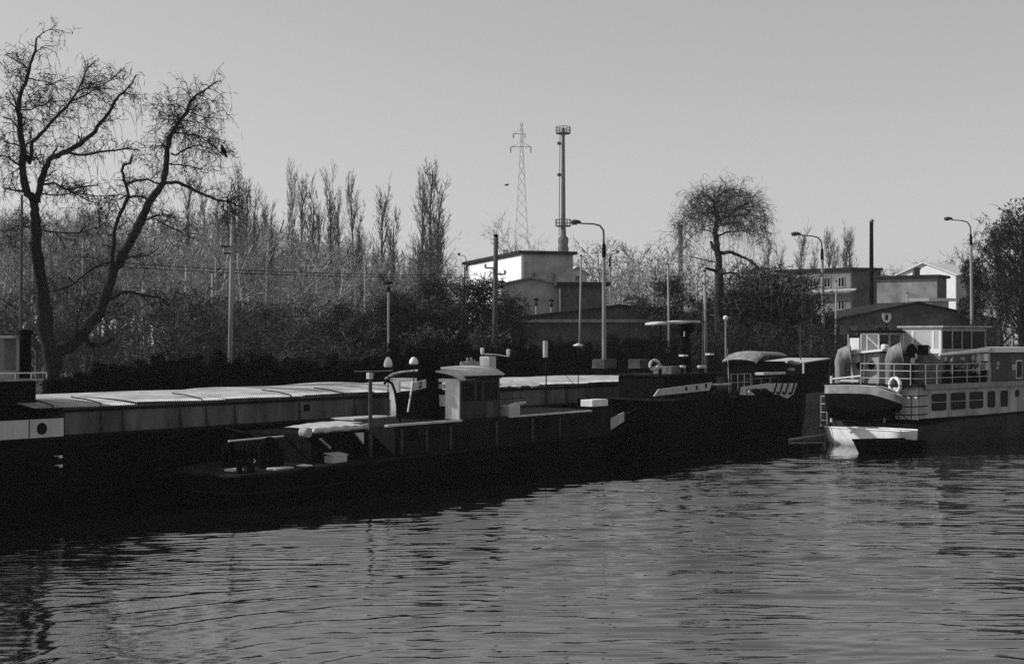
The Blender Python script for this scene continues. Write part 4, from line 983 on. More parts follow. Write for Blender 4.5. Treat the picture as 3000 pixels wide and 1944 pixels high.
# willow traced limb by limb, given depth as it grows
def limb_tree(name, label, limbs, D0, base_r, m, seed, tw_step, tw_len, droop, tw_r=.011, strands=0, base=None, cm=None, lr=1., boughs=0.):
    rng = np.random.RandomState(seed); root = base or at(limbs[0][0][0][0], limbs[0][0][0][1], D0)
    t = thing(name, label, 'tree', (root.x, root.y, GZ)); org = np.array([root.x, root.y, GZ])
    known = []; big = []; tw = []; mb = MB()
    limbs = list(limbs); nb = len(limbs)
    for (pts, r0, r1) in limbs[:nb]:
        for k in range(len(pts)-1):
            L_ = math.hypot(pts[k+1][0]-pts[k][0], pts[k+1][1]-pts[k][1]); rk = r0+(r1-r0)*k/len(pts)
            if boughs and rk < .16 and rng.rand() < boughs*L_/40:
                bx, by = (pts[k+1][0]-pts[k][0])/L_, (pts[k+1][1]-pts[k][1])/L_; sg = rng.choice([-1,1]); an = rng.uniform(.5,1.1)*sg
                cx, cy = bx*math.cos(an)-by*math.sin(an), bx*math.sin(an)+by*math.cos(an); q = [pts[k]]; ll = rng.uniform(14,26)
                for j in range(3):
                    q.append((q[-1][0]+cx*ll, q[-1][1]+cy*ll)); cy += .22; cx += rng.uniform(-.2,.2)
                limbs.append((q, max(.018, rk*.38), .01))
    for li, (pts, r0, r1) in enumerate(limbs):
        r0 *= lr; r1 *= lr
        if known:
            K_ = np.array([k[:2] for k in known]); j = np.argmin(((K_-np.array(pts[0]))**2).sum(1)); D = known[j][2]
        else: D = D0
        sl = rng.uniform(-.7, .7) if li not in (0,) else .05
        P3_ = []; prev = None; n = len(pts)
        for i, (px, py) in enumerate(pts):
            if prev is not None:
                D += math.hypot(px-prev[0], py-prev[1])/F*D0*sl; sl += rng.uniform(-.25,.25); D = min(max(D, D0-4.5), D0+4.5)
            prev = (px, py); known.append((px, py, D)); q = at(px, py, D); P3_.append(np.array(q)-org)
        if li == 0: P3_[0][2] = -.3
        # resample for wobble
        pp, rr_ = [], []
        for i in range(n-1):
            for k in range(3):
                f = k/3; q = P3_[i]*(1-f)+P3_[i+1]*f; s_ = (i+f)/(n-1); r_ = r0+(r1-r0)*s_
                pp.append(q + (rng.normal(0, r_*.10+.012, 3) if k else 0)); rr_.append(r_*rng.uniform(.92,1.1))
        pp.append(P3_[-1]); rr_.append(r1)
        mb.tube([tuple(q) for q in pp], rr_, 7 if r0 > .05 else 5)
        # side twigs
        for i in range(len(pp)-1):
            L = np.linalg.norm(pp[i+1]-pp[i]); dens = 1.0 if rr_[i] < .1 else .25
            for _ in range(rng.poisson(L/tw_step*dens)):
                f = rng.rand(); q = pp[i]*(1-f)+pp[i+1]*f; bd = nrm(pp[i+1]-pp[i]); sd = nrm(np.cross(bd, rng.normal(0,1,3)))
                d = nrm(bd*.5+sd+np.array([0,0,.25])); L1 = tw_len*rng.uniform(.35,1.2)
                tp, dl = branch(rng, q, d, L1, tw_r*1.6, 5, .22, droop*.5, tw, .5)
                for c in range(rng.randint(2,6)):
                    k = rng.randint(1,6); d2 = nrm(dl*.4+rng.normal(0,1,3)+np.array([0,0,-.1]))
                    t2, d3 = branch(rng, tp[k], d2, L1*rng.uniform(.3,.7), tw_r, 4, .2, droop, tw, .6)
                    for c2 in range(2):
                        branch(rng, t2[rng.randint(1,5)], nrm(d2+rng.normal(0,.8,3)), L1*rng.uniform(.15,.4), tw_r*.75, 2, .2, droop, tw, .6)
                if strands and rng.rand() < strands:
                    branch(rng, tp[-1], nrm(dl*.6+np.array([0,0,-.6])), tw_len*rng.uniform(1.0,3.0), tw_r*.85, 7, .05, -.35, tw, .5)
    mb.build('trunk', m, t, True); Vq, Fq_ = quad_arrays([(*q[:6], q[6]*1.45, q[7]*1.45) for q in tw], rng); np_mesh('crown', Vq, Fq_, cm or m, t)
    return t
LW = [
 ([(158,1120),(155,1080),(143,1010),(130,920),(120,820),(108,740),(104,660),(104,613),(98,586)], .42, .20),
 ([(98,586),(77,554),(66,490),(68,431),(59,386),(54,327),(59,281),(75,245),(86,204),(98,163),(107,113)], .20, .045),
 ([(107,113),(122,98),(141,89),(170,66)], .035, .01),
 ([(109,590),(118,540),(132,495),(154,459),(195,445),(236,422),(268,395),(295,359),(318,331),(336,295),(356,275),(386,245),(400,218)], .17, .03),
 ([(195,445),(236,454),(290,445),(363,436),(409,440)], .07, .03),
 ([(68,440),(86,477),(93,418),(132,381),(168,340),(204,300),(227,268),(245,227),(256,200),(279,179)], .11, .025),
 ([(204,300),(254,277),(281,263),(327,259)], .05, .02), ([(227,268),(245,259),(290,256),(322,236),(354,204)], .05, .02),
 ([(54,327),(45,295),(27,263)], .05, .03), ([(86,204),(64,186),(14,159)], .045, .02), ([(59,386),(32,350),(9,343)], .05, .03),
 ([(54,322),(91,322),(104,313),(160,297),(204,297)], .035, .02), ([(104,313),(86,290),(107,268),(136,268)], .03, .015), ([(80,230),(109,236),(154,245),(182,268)], .035, .015),
 ([(118,540),(159,536),(195,554),(254,545),(286,543)], .06, .025), ([(195,554),(254,586),(309,606)], .04, .02), ([(109,565),(163,572),(220,563),(272,574),(345,574)], .04, .02),
 ([(66,490),(45,477),(23,459),(-5,455)], .06, .03), ([(72,560),(45,558),(5,547)], .06, .03), ([(66,431),(45,422),(9,415)], .05, .02),
 ([(104,668),(55,660),(12,680)], .05, .03), ([(104,672),(160,680),(230,683),(290,665),(310,650)], .045, .02),
 ([(160,1075),(167,1030),(218,1002),(249,970),(280,931),(307,872),(331,806),(358,748),(389,693),(412,651),(431,604),(454,568),(479,536),(486,495),(490,436),(504,390),(522,359),(549,327),(558,295),(577,277),(608,259),(640,238)], .36, .025),
 ([(331,790),(331,736),(335,678),(354,622),(377,577),(368,540),(356,499),(363,483),(381,479),(386,458)], .10, .05),
 ([(377,577),(400,574),(431,581)], .06, .04), ([(368,540),(400,529),(431,524),(472,540)], .06, .05),
 ([(479,536),(513,533),(545,545),(590,567),(636,586),(667,590),(699,604),(717,613)], .10, .03), ([(667,590),(695,577),(726,563)], .035, .015), ([(667,590),(695,631),(722,658)], .04, .02),
 ([(495,480),(531,483),(568,490),(590,497)], .045, .02), ([(500,450),(518,454),(545,436),(581,425),(608,431),(649,459)], .055, .02),
 ([(504,390),(536,390),(590,402),(617,422),(654,454)], .05, .02), ([(530,355),(545,354),(581,356),(617,377)], .035, .015), ([(549,327),(608,345),(667,350)], .035, .012),
 ([(522,359),(520,336),(508,309),(481,272)], .04, .015), ([(518,350),(508,352),(472,347)], .03, .012), ([(490,436),(477,427),(454,429)], .04, .02),
 ([(307,872),(323,876),(350,859),(381,855),(412,863),(467,870),(498,896)], .09, .05),
 ([(331,767),(304,771),(265,791),(222,826),(187,845),(156,853)], .07, .03), ([(352,760),(389,752),(436,748),(463,728)], .05, .025),
 ([(412,651),(428,643),(459,631),(506,629)], .07, .03), ([(459,645),(518,674),(568,701)], .045, .02),
 ([(249,970),(257,1003),(288,1012),(335,989)], .13, .10), ([(218,1000),(225,950),(236,905),(245,872)], .07, .03), ([(143,1010),(150,930),(135,860),(122,800)], .14, .09),
]
limb_tree('willow_tree', 'big leaning forked bare willow beside the barge stern', LW, 56, .42, BARK, 3, .125, .7, -.10, .0072, .4, cm=mat('willow_shoots', .05, .95, .4, 4, .02), lr=.78, boughs=.7)
LW2 = [
 ([(2102,960),(2104,900),(2108,830),(2106,770),(2100,730),(2098,690),(2099,660),(2100,625),(2092,590),(2075,575),(2060,572)], .50, .08),
 ([(2098,650),(2120,640),(2142,630),(2156,612),(2170,602),(2195,596)], .16, .06), ([(2092,590),(2105,575),(2115,565),(2125,555)], .09, .04), ([(2094,610),(2070,608),(2050,600),(2020,598)], .07, .03),
 ([(2105,690),(2130,680),(2160,678),(2190,673)], .10, .04), ([(2100,690),(2075,675),(2055,672)], .08, .04), ([(2099,665),(2130,655),(2150,650),(2180,660)], .08, .04),
 ([(2108,740),(2140,738),(2165,748),(2200,765),(2240,800)], .22, .08), ([(2108,800),(2140,798),(2170,812),(2210,818),(2250,808),(2300,828),(2350,856)], .14, .05),
 ([(2108,800),(2085,790),(2068,785)], .2, .12), ([(2100,740),(2085,715),(2082,708)], .2, .14), ([(2108,770),(2060,760),(2020,750)], .08, .04), ([(2170,602),(2200,590),(2230,602)], .05, .02),
 ([(2075,575),(2040,580),(2015,590)], .05, .02), ([(2115,565),(2140,552),(2170,558),(2200,575)], .05, .02), ([(2085,585),(2060,560),(2040,562)], .05, .02),
]
rw = random.Random(2)
for k in range(22):
    a = R(-112+224*k/21+rw.uniform(-5,5)); s0 = rw.choice([(2098,655),(2097,640),(2095,615),(2100,625),(2120,642)])
    rx, ry = 2118+rw.uniform(95,128)*math.sin(a), 662-rw.uniform(100,124)*math.cos(a)
    mx, my = (s0[0]*.5+rx*.5), (s0[1]*.5+ry*.5)-rw.uniform(8,22)
    LW2.append(([s0, (mx, my), (rx, ry), (rx+14*math.sin(a), ry+12), (rx+18*math.sin(a), ry+34)], .05, .012))
limb_tree('willow_tree', 'round-headed weeping willow standing behind the furled awning', LW2, 96, .5, BARK, 8, .12, 1.2, -.10, .0085, .35, cm=mat('willow_twigs', .12, .95, .4, 4, .02), lr=.66)

# dark shrubs on the quay edge, each one a thing
sh_spots = []
rng = np.random.RandomState(31)
n = 0
for px in list(range(185, 1110, 56)):
    D = 0; a = (px-1500)/F
    v_ = rng.uniform(10.5, 12.5); X0, Y0 = B.X+B.n[0]*v_, B.D+B.n[1]*v_; u_ = (a*Y0-X0)/(B.d[0]-a*B.d[1]); q = B.world(u_, v_)
    top = np.interp(px, [185,330,480,560,760,900,1100], [1085,1065,1035,1040,1030,1045,1040])+rng.uniform(-8,12)
    sh_spots.append((q, H-(top-HOR)/F*q.y-GZ))
for px, top in ((1150,1010),(1215,1000),(1290,990),(1360,985),(1440,1000),(1520,985),(1600,1000),(1665,985),(1730,1000),(1800,985),(1860,975),(1925,985),(1990,990),(2060,985),(2150,960),(2200,925),(2255,900),(2310,890),(2365,880),(2400,900)):
    a = (px-1500)/F; v_ = rng.uniform(10.5,13); X0, Y0 = B.X+B.n[0]*v_, B.D+B.n[1]*v_; u_ = (a*Y0-X0)/(B.d[0]-a*B.d[1]); q = B.world(u_, v_)
    sh_spots.append((q, H-(top-HOR)/F*q.y-GZ))
cache_sh = {}
for i, (q, h) in enumerate(sh_spots):
    h = max(h, .9); pq = 1500+F*q.x/q.y
    lb_ = 'low black shrub on the quay behind the barge hatch covers' if pq < 1120 else 'dark shrub on the quay behind the pusher tug wheelhouse' if pq < 1490 else 'dark shrub on the quay behind the barge fore deck' if pq < 1890 else 'dark shrub on the quay behind the work boat funnel' if pq < 2120 else 'tall black shrub on the quay behind the arched canvas hood'
    t = thing('shrub', lb_, 'shrub', (q.x, q.y, GZ), i*1.3, lb_.replace('shrub', 'shrubs', 1))
    wd = min(max(h, 2.0), 3.6)/3*1.05; t.scale = (wd, wd, h/3); k = i%3
    if k not in cache_sh:
        o, tw = make_template(90+k, THK, 3.0, .045, 'shrub', BUSH)
        rg = np.random.RandomState(k); ex = []
        for s in tw:  # small leaf-like buds and dead leaves thicken the crown
            for _ in range(3):
                c = np.array(s[3:6])+rg.normal(0,.10,3)
                if c[2] < .02: c[2] = .05
                d = nrm(rg.normal(0,1,3))*.11; ex.append((*c, *(c+d), .035, .012))
        for _ in range(2600):
            a_ = rg.uniform(0,6.28); rad = rg.uniform(0,1.25)**.7*1.15; zz = rg.uniform(0,1)*1.5*(1-.35*rad)
            c = np.array([rad*math.cos(a_), rad*math.sin(a_), zz]); d = nrm(rg.normal(0,1,3)+np.array([0,0,.5]))*.35; ex.append((*c, *(c+d), .02, .01))
        cache_sh[k] = (seg_mesh('stems', o, BUSH, t, 4).data, seg_mesh('foliage', tw+ex, BUSH, t, 3).data)
    else:
        for nm, me in zip(('stems', 'foliage'), cache_sh[k]):
            o = bpy.data.objects.new(nm, me); COL.objects.link(o); o.parent = t
# low spreading orchard trees
def thicken(tp, seed, m_=2, ln=.22, r_=.03):
    rg = np.random.RandomState(seed); ex = []
    for q in tp[1]:
        for _ in range(m_):
            c = np.array(q[3:6])+rg.normal(0,.16,3); d = nrm(rg.normal(0,1,3))*ln; ex.append((*c, *(c+d), r_, r_*.4))
    return tp[0], tp[1]+ex
tm_orc = [thicken(make_template(s+70, THK, 5.0, .13, 'orchard', THICK), s, 2, .24, .018) for s in (1,2)]
for i, (px, top, D, nm) in enumerate([(830,900,92,'left of the flat-topped lamp'),(965,880,90,'with its trunk in front of the pale wall patch'),(1070,865,94,'beside the flat-topped lamp post'),(1205,845,96,'between the flat-topped lamp and the wooden pole'),(1310,805,98,'next to the white gable house'),(1395,805,99,'close to the thick dark pole'),(700,950,90,'low beside the slim concrete pole'),(2185,765,101,'crowding the trunk of the round willow'),(2262,790,102,'between the round willow and the tenement'),(2335,820,104,'in front of the tenement end'),(2035,800,105,'beside the plain concrete pole')]):
    h = H+(HOR-top)/F*D-GZ; p = at(px,1000,D); s_ = h/5
    tree_thing('orchard_tree', 'low dark spreading tree '+nm, None, tm_orc[i%2], (p.x,p.y,GZ), i*1.1, (s_*1.3,s_*1.3,s_), THICK)

# broad dark evergreen at the right edge
def leaf_tree(name, label, lobes, D, m, seed, n, size, trunk):
    rg = np.random.RandomState(seed); p0 = at(trunk[0], 1000, D); t = thing(name, label, 'tree', (p0.x, p0.y, GZ)); org = np.array([p0.x, p0.y, GZ])
    V, F_ = [], []; o = []; wts = np.array([l[2]*l[3] for l in lobes], float); wts /= wts.sum()
    for k in range(n):
        l = lobes[rg.choice(len(lobes), p=wts)]; q = rg.normal(0,1,3); q = nrm(q)*rg.uniform(.35,1.05)**.6
        c = np.array(at(l[0], l[1], D))-org + np.array([q[0]*l[2]/F*D, q[1]*l[2]/F*D*.9, q[2]*l[3]/F*D])
        a = nrm(rg.normal(0,1,3)+np.array([0,0,-.6])); b = nrm(np.cross(a, rg.normal(0,1,3))); s_ = size*rg.uniform(.5,1.4); w_ = s_*.4; i = len(V)
        V += [c-b*w_*.5, c+a*s_*.5-b*w_*.3, c+a*s_, c+a*s_*.5+b*w_*.6]; F_.append((i,i+1,i+2,i+3))
    np_mesh('crown', V, F_, m, t)
    grow(rg, np.array([0,0,-.2]), np.array([0,0,1.]), trunk[1], .28, 0, OAK[:3], o, o); seg_mesh('trunk', o, BARK, t, 4)
    return t
leaf_tree('evergreen_tree', 'broad dark evergreen tree beside the tall right lamp', [(2995,640,70,70),(2950,690,60,50),(3010,740,130,90),(2950,790,75,60),(2900,740,30,30),(2985,860,110,80),(2925,870,45,50),(3050,680,120,120),(2975,940,80,60),(2885,930,30,45)], 122, EVER, 5, 3600, .42, (2990, 12))
tm_edge = [thicken(make_template(s+140, OAK, 15, .3, 'edge', BARK), s, 1, .5, .022) for s in (1,2)]
for i, (px, top, nm) in enumerate(((3010,560,'dark bare tree rising through the evergreen foliage'),(2935,650,'lower dark bare tree beside the evergreen'))):
    hh = H+(HOR-top)/F*124-GZ; p = at(px,1000,124); tree_thing('bare_tree', nm, None, tm_edge[i], (p.x,p.y,GZ), i*2., (hh/15*1.0,hh/15*1.0,hh/15), mat('edge_bark', .03, .95, .4, 3, .02))
leaf_tree('ivy_bush', 'shaggy lighter bush below the dark evergreen', [(2845,800,30,50),(2865,850,35,60),(2840,900,35,40)], 126, mat('pale_bush', .035, .9, .5, 3, .02), 6, 2600, .35, (2850, 4))

# ------------------------------------------------------------------ buildings behind the quay
def house(name, label, corner, aL, LL, aR, LR, h, wallL, wallR, roof=None, pitch=0., ridge_along='R'):
    """box house: near corner, left face going aL (rad) for LL, right face going aR for LR; walls are parts"""
    t = thing(name, label, 'building', (corner.x, corner.y, GZ))
    l = Vector((math.cos(aL), math.sin(aL), 0)); r = Vector((math.cos(aR), math.sin(aR), 0)); O = Vector((0,0,0)); up = Vector((0,0,h))
    th = .25
    MB().prism([O, l*LL, l*LL+up-Vector((0,0,.1)), up], r*th).build('wall', wallL, t)
    MB().prism([r*(th+.003), r*LR, r*LR+up, r*(th+.003)+up], l*th).build('wall', wallR, t)
    MB().prism([l*LL+r*(th+.003), l*LL+r*LR, l*LL+r*LR+up, l*LL+r*(th+.003)+up], -l*th).build('wall', wallR, t)
    MB().prism([r*LR+l*(th+.003), r*LR+l*(LL-th-.003), r*LR+l*(LL-th-.003)+up, r*LR+l*(th+.003)+up], -r*th).build('wall', wallL, t)
    ov = .35
    if pitch == 0:
        b = MB(); b.prism([-l*ov-r*ov+up, -l*ov+r*(LR+ov)+up, l*(LL+ov)+r*(LR+ov)+up, l*(LL+ov)-r*ov+up], (0,0,.3)); b.build('roof', roof or ROOFD, t)
    else:
        for s in (0, 1):
            if ridge_along == 'R':   # ridge parallel to the right face, gables on the left face
                e = -l*ov if s == 0 else l*(LL+ov); mid = l*LL/2
                q = [e-r*ov+up-Vector((0,0,pitch*ov*2/LL)), e+r*(LR+ov)+up-Vector((0,0,pitch*ov*2/LL)), mid+r*(LR+ov)+up+Vector((0,0,pitch)), mid-r*ov+up+Vector((0,0,pitch))]
            else:
                e = -r*ov if s == 0 else r*(LR+ov); mid = r*LR/2
                q = [e-l*ov+up-Vector((0,0,pitch*ov*2/LR)), e+l*(LL+ov)+up-Vector((0,0,pitch*ov*2/LR)), mid+l*(LL+ov)+up+Vector((0,0,pitch)), mid-l*ov+up+Vector((0,0,pitch))]
            MB().prism(q, (0,0,.16)).build('roof_slope', roof or ROOFD, t)
        if ridge_along == 'R':
            for k in (0, 1):
                b0 = r*(LR-th)*k; MB().prism([b0+up, b0+l*LL+up, b0+l*LL/2+up+Vector((0,0,pitch-.02))], r*th).build('gable', wallL, t)
        else:
            for k in (0, 1):
                b0 = l*(LL-th)*k; MB().prism([b0+up, b0+r*LR+up, b0+r*LR/2+up+Vector((0,0,pitch-.02))], l*th).build('gable', wallR, t)
    def window(side, s, z, w_, h_, m=GLASSD, fm=MID):
        d = l if side == 'L' else r; n = -(r if side == 'L' else l)
        c = d*s + Vector((0,0,z)); f = MB()
        e = d*w_/2; v = Vector((0,0,h_/2)); k = .09
        for a, b_ in ((c-e-v, c+e-v+Vector((0,0,k))), (c-e+v-Vector((0,0,k)), c+e+v)):
            f.prism([Vector((a.x,a.y,a.z)), Vector((b_.x,b_.y,a.z)), Vector((b_.x,b_.y,b_.z)), Vector((a.x,a.y,b_.z))], n*.07)
        for q in (c-e, c+e-d*k, c-d*k/2):
            f.prism([q-v, q+d*k-v, q+d*k+v, q+v], n*.072)
        o = f.build('window', fm, t)
        MB().prism([c-e-v, c+e-v, c+e+v, c-e+v], n*.03).build('pane', m, o)
    return t, window
def chimney_pot(t, x, y, z0, z1, m=WALLD, s=.35):
    b = MB(); b.bbox(x-s, x+s, y-s, y+s, z0, z1, .05); b.box(x-s-.08, x+s+.08, y-s-.08, y+s+.08, z1-.25, z1-.12); b.build('chimney', m, t)

cn = at(1527, 1000, 140)
zt_ = H+257*140/F-GZ
t, win = house('warehouse', 'tall white-walled warehouse lit by the sun, its other side greyed for shade', cn, math.atan2(20,-6.1), 21, math.atan2(.29,.956), 5.4, zt_, WALLW, WALLG)  # right wall coloured grey to stand in for shade
for s in (1.3, 3.4): win('R', s, zt_-2.3, .45, 1.0)
for s in (2.0, 4.2): win('R', s, zt_-5.2, .5, 1.0)
MB().box(-6.3,-5.95, 20.4,20.7, 2, zt_-.2).build('downpipe', SOOT, t)
chimney_pot(t, -1.6, 6, zt_, zt_+.9, WALLW, .3)
cn = at(1470, 1000, 118)
t, win = house('cottage', 'grey gabled cottage in front of the white warehouse', cn, R(96), 9, R(3), 4.9, H+165*118/F-GZ, WALLG, WALLG, mat('old_sheet_roof', .22, .9, .3, 1, .05), .55, 'L')
for s in (1.2, 3.4): win('R', s, 2.0, .9, 1.2)
cn = at(1642, 1000, 116)
t, win = house('outbuilding', 'flat dark outbuilding beside the grey gabled cottage', cn, R(93), 8, R(2), 3.7, H+163*116/F-GZ, WALLD, WALLD)
win('R', 1.2, 3.2, .8, 1.0); win('R', 2.6, 3.2, .8, 1.0)
cn = at(1664, 1000, 170)
t, win = house('cottage', 'small far cottage with white gable edges by the steel chimney', cn, R(95), 7, R(4), 2.3, H+200*170/F-GZ, WALLG, mat('pale_wall', .5, .9, .15, 1, .1), ROOFL, .75, 'L')
win('R', 1.15, H+185*170/F-GZ, .5, .6)
cn = at(1500, 1000, 106)
t, win = house('long_shed', 'long low dark shed with pale roof edge behind the quay', cn, R(100), 7, R(4), 16.2, H+64*106/F-GZ, WALLD, WALLD, ROOFD, 1.0, 'L')
for s in (1.5, 3.5, 6.2, 9.0, 11.5, 14.2): win('R', s, 1.5, .75, 1.1, GLASSL if s == 6.2 else GLASSD, MID)
gt = MB().box(-.3, 16.4, -.42, -.37, H+64*106/F-GZ-.2, H+64*106/F-GZ+.02).build('gutter', MID, t); gt.rotation_euler = (0,0,R(4))
# right-hand houses
cn = at(2492, 1000, 150)
zt_ = H+208*150/F-GZ
t, win = house('tenement', 'dark flat-roofed tenement with a long row of windows', cn, math.atan2(4.5,-6), 8.2, R(12), 3.0, zt_, mat('tenement_wall', .22, .9, .3, .8, .06), WALLD)
for s in (1.0, 2.6, 4.2, 5.8, 7.3): win('L', s, zt_-1.2, .8, 1.1); 
for s in (1.0, 3.4, 5.8): win('L', s, zt_-3.6, .8, 1.1)
MB().prism([(0.5,-.8,zt_-2.05),(-5,3.3,zt_-2.2),(-5.3,2.7,zt_-2.3),(.2,-1.3,zt_-2.15)], (0,0,.15)).build('canopy', LIGHT, t)
cn = at(2745, 1000, 160)
zt_ = H+188*160/F-GZ
t, win = house('workshop', 'grey workshop building below the bright white gable', cn, R(148), 8.4, R(58), 4.0, zt_, mat('workshop_wall', .27, .9, .3, .7, .06), WALLD)
for s in (1.8, 4.2, 6.4): win('L', s, zt_-3.6, .9, .9)
chimney_pot(t, -1.8, 1.9, zt_, zt_+1.2); chimney_pot(t, -5.6, 4.2, zt_, zt_+1.0, WALLD, .3)
cn = at(2800, 1000, 185)
zt_ = H+195*185/F-GZ
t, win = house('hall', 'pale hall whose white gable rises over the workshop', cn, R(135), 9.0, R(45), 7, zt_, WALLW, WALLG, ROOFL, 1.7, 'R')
cn = at(2720, 1000, 138)
t, win = house('hut', 'small white hut with a dark doorway under the workshop', cn, math.atan2(1,-3), 1.5, R(14), 2.2, H+118*138/F-GZ, LIGHT, WALLG, ROOFL)
win('L', .7, 2.4, .8, 1.5)
cn = at(2440, 1000, 126)
zt_ = H+62*126/F-GZ
t, win = house('boat_shed', 'long dark boat shed with a broad tarred roof behind the river boat', cn, R(110), 6, R(4), 15, zt_, WALLD, mat('shed_wall', .12, .9, .4, 1, .05), ROOFD, 1.5, 'L')
for s in (.9, 1.9): win('R', s, zt_-.9, .6, .8, GLASSL, MID)
win('R', 4.5, zt_-.9, 1.4, .8, GLASSD, LIGHT)
for s in (7.5, 10, 12.5): win('R', s, zt_-1.1, 1.2, .9)
# flat kiosk walls seen under the poles
cn = at(1050, 1000, 104)
t, win = house('garden_house', 'pale garden house glimpsed between the orchard trees', cn, R(100), 5, R(5), 4.5, H+62*104/F-GZ, mat('garden_wall', .30, .9, .3, 1, .05), mat('garden_wall2', .34, .9, .3, 1, .05), ROOFD, .9, 'L')
win('R', 1.2, 1.9, .8, 1.0); win('R', 3.2, 1.9, .8, 1.0)

# ------------------------------------------------------------------ stack, pylon
p = at(1650, 1000, 300); zc = lambda y: H+(HOR-y)/F*300-GZ
t = thing('steel_chimney', 'tall slender steel chimney with two round service platforms', 'chimney', (p.x, p.y, GZ))
MB().lathe([(1.15,-.3),(1.12,zc(760)),(1.15,zc(725)),(.98,zc(718)),(1.12,zc(708)),(1.12,zc(698)),(.62,zc(690)),(.50,zc(650)),(.41,zc(500)),(.35,zc(400)),(.40,zc(377)),(.33,zc(376))], n=20).build('stack', STEEL, t, True)
for y, r_ in ((393,1.5),(664,1.6)):
    z = zc(y); pf = MB().lathe([(.4,z),(r_,z+.05),(r_,z+.25),(.4,z+.28)], n=18).build('platform', POLED, t)
    b = MB()
    for k in range(12):
        a = k*math.pi/6; b.tube([(r_*math.cos(a),r_*math.sin(a),z+.2),(r_*math.cos(a),r_*math.sin(a),z+1.5)], .06, 4)
    for zz in (.8,1.5): b.torus((0,0,z+zz), r_, .06, (0,0,1), 20, 4)
    b.build('guard_rail', POLED, pf)
b = MB(); b.tube([(-.85,0,zc(690)),(-.66,0,zc(395))], .07, 4); b.tube([(-.85,.5,zc(690)),(-.66,.45,zc(395))], .07, 4)
for k in range(60): s = k/60; z = zc(690)+(zc(395)-zc(690))*s; b.tube([(-.85+.19*s,0,z),(-.85+.19*s,.5,z)], .045, 3)
b.build('ladder', POLED, t)
for y in (420, 512): z = zc(y); MB().bbox(-1.25,-.45,-.25,.25,z-.3,z+.3,.05).build('ladder_landing', POLED, t)
p = at(1993, 1000, 310); t = thing('brick_chimney', 'short far brick chimney left of the round willow', 'chimney', (p.x, p.y, GZ))
z1 = H+(HOR-657)/F*310-GZ; MB().lathe([(.75,-.2),(.5,z1-1.2),(.55,z1-1.1),(.55,z1),(.35,z1+.02)], n=14).build('stack', STEEL, t)
MB().lathe([(.62,z1-.9),(.66,z1-.8),(.66,z1-.4),(.6,z1-.35)], n=14).build('crown_band', POLED, t)
p = at(2553, 1000, 132); t = thing('stove_chimney', 'black sheet-metal chimney pipe with pale cap above the tenement', 'chimney', (p.x, p.y, GZ))
z1 = H+(HOR-652)/F*132-GZ; MB().lathe([(.24,-.2),(.21,z1*.5),(.17,z1),(.1,z1+.01)], n=14).build('pipe', SOOT, t, True)
MB().lathe([(.06,z1-.05),(.24,z1+.06),(.25,z1+.2),(.12,z1+.34),(.02,z1+.36)], n=14).build('spark_cap', MID, t, True)
# lattice pylon
p = at(1528, 1000, 380); t = thing('lattice_pylon', 'far lattice electricity pylon rising out of the bare tree', 'pylon', (p.x, p.y, GZ))
zc = lambda y: H+(HOR-y)/F*380-GZ
zt_ = zc(358); zs = np.linspace(0, zt_, 22); hw = lambda z: .28+ (3.4)*max(0, 1-z/zc(400))**1.15
b = MB(); leg = [(sx,sy) for sx in (-1,1) for sy in (-1,1)]
for sx, sy in leg: b.tube([(sx*hw(z), sy*hw(z), z) for z in zs], .07, 4)
b.build('legs', GALV, t); b = MB()
for i in range(len(zs)-1):
    a, c = zs[i], zs[i+1]
    for (x0,y0),(x1,y1) in (((-1,-1),(1,-1)),((1,-1),(1,1)),((1,1),(-1,1)),((-1,1),(-1,-1))):
        b.tube([(x0*hw(a),y0*hw(a),a),(x1*hw(c),y1*hw(c),c)], .032, 3); b.tube([(x1*hw(a),y1*hw(a),a),(x0*hw(c),y0*hw(c),c)], .032, 3)
b.build('bracing', GALV, t)
for y, xl, xr in ((392,-2.2,.9),(430,-2.9,2.5)):
    z = zc(y); b = MB(); b.tube([(xl,0,z),(xr,0,z)], .10, 4); b.tube([(xl,0,z),(0,0,z+1.3),(xr,0,z)], .06, 3); b.build('crossarm', GALV, t)
    for x in (xl, xr):
        if x < 1 or y > 400: MB().lathe([(.1,z-1.6 if y > 400 else z-1.2),(.14,z-.8),(.1,z-.1)], (x,0,0), 6).build('insulator', SOOT, t)

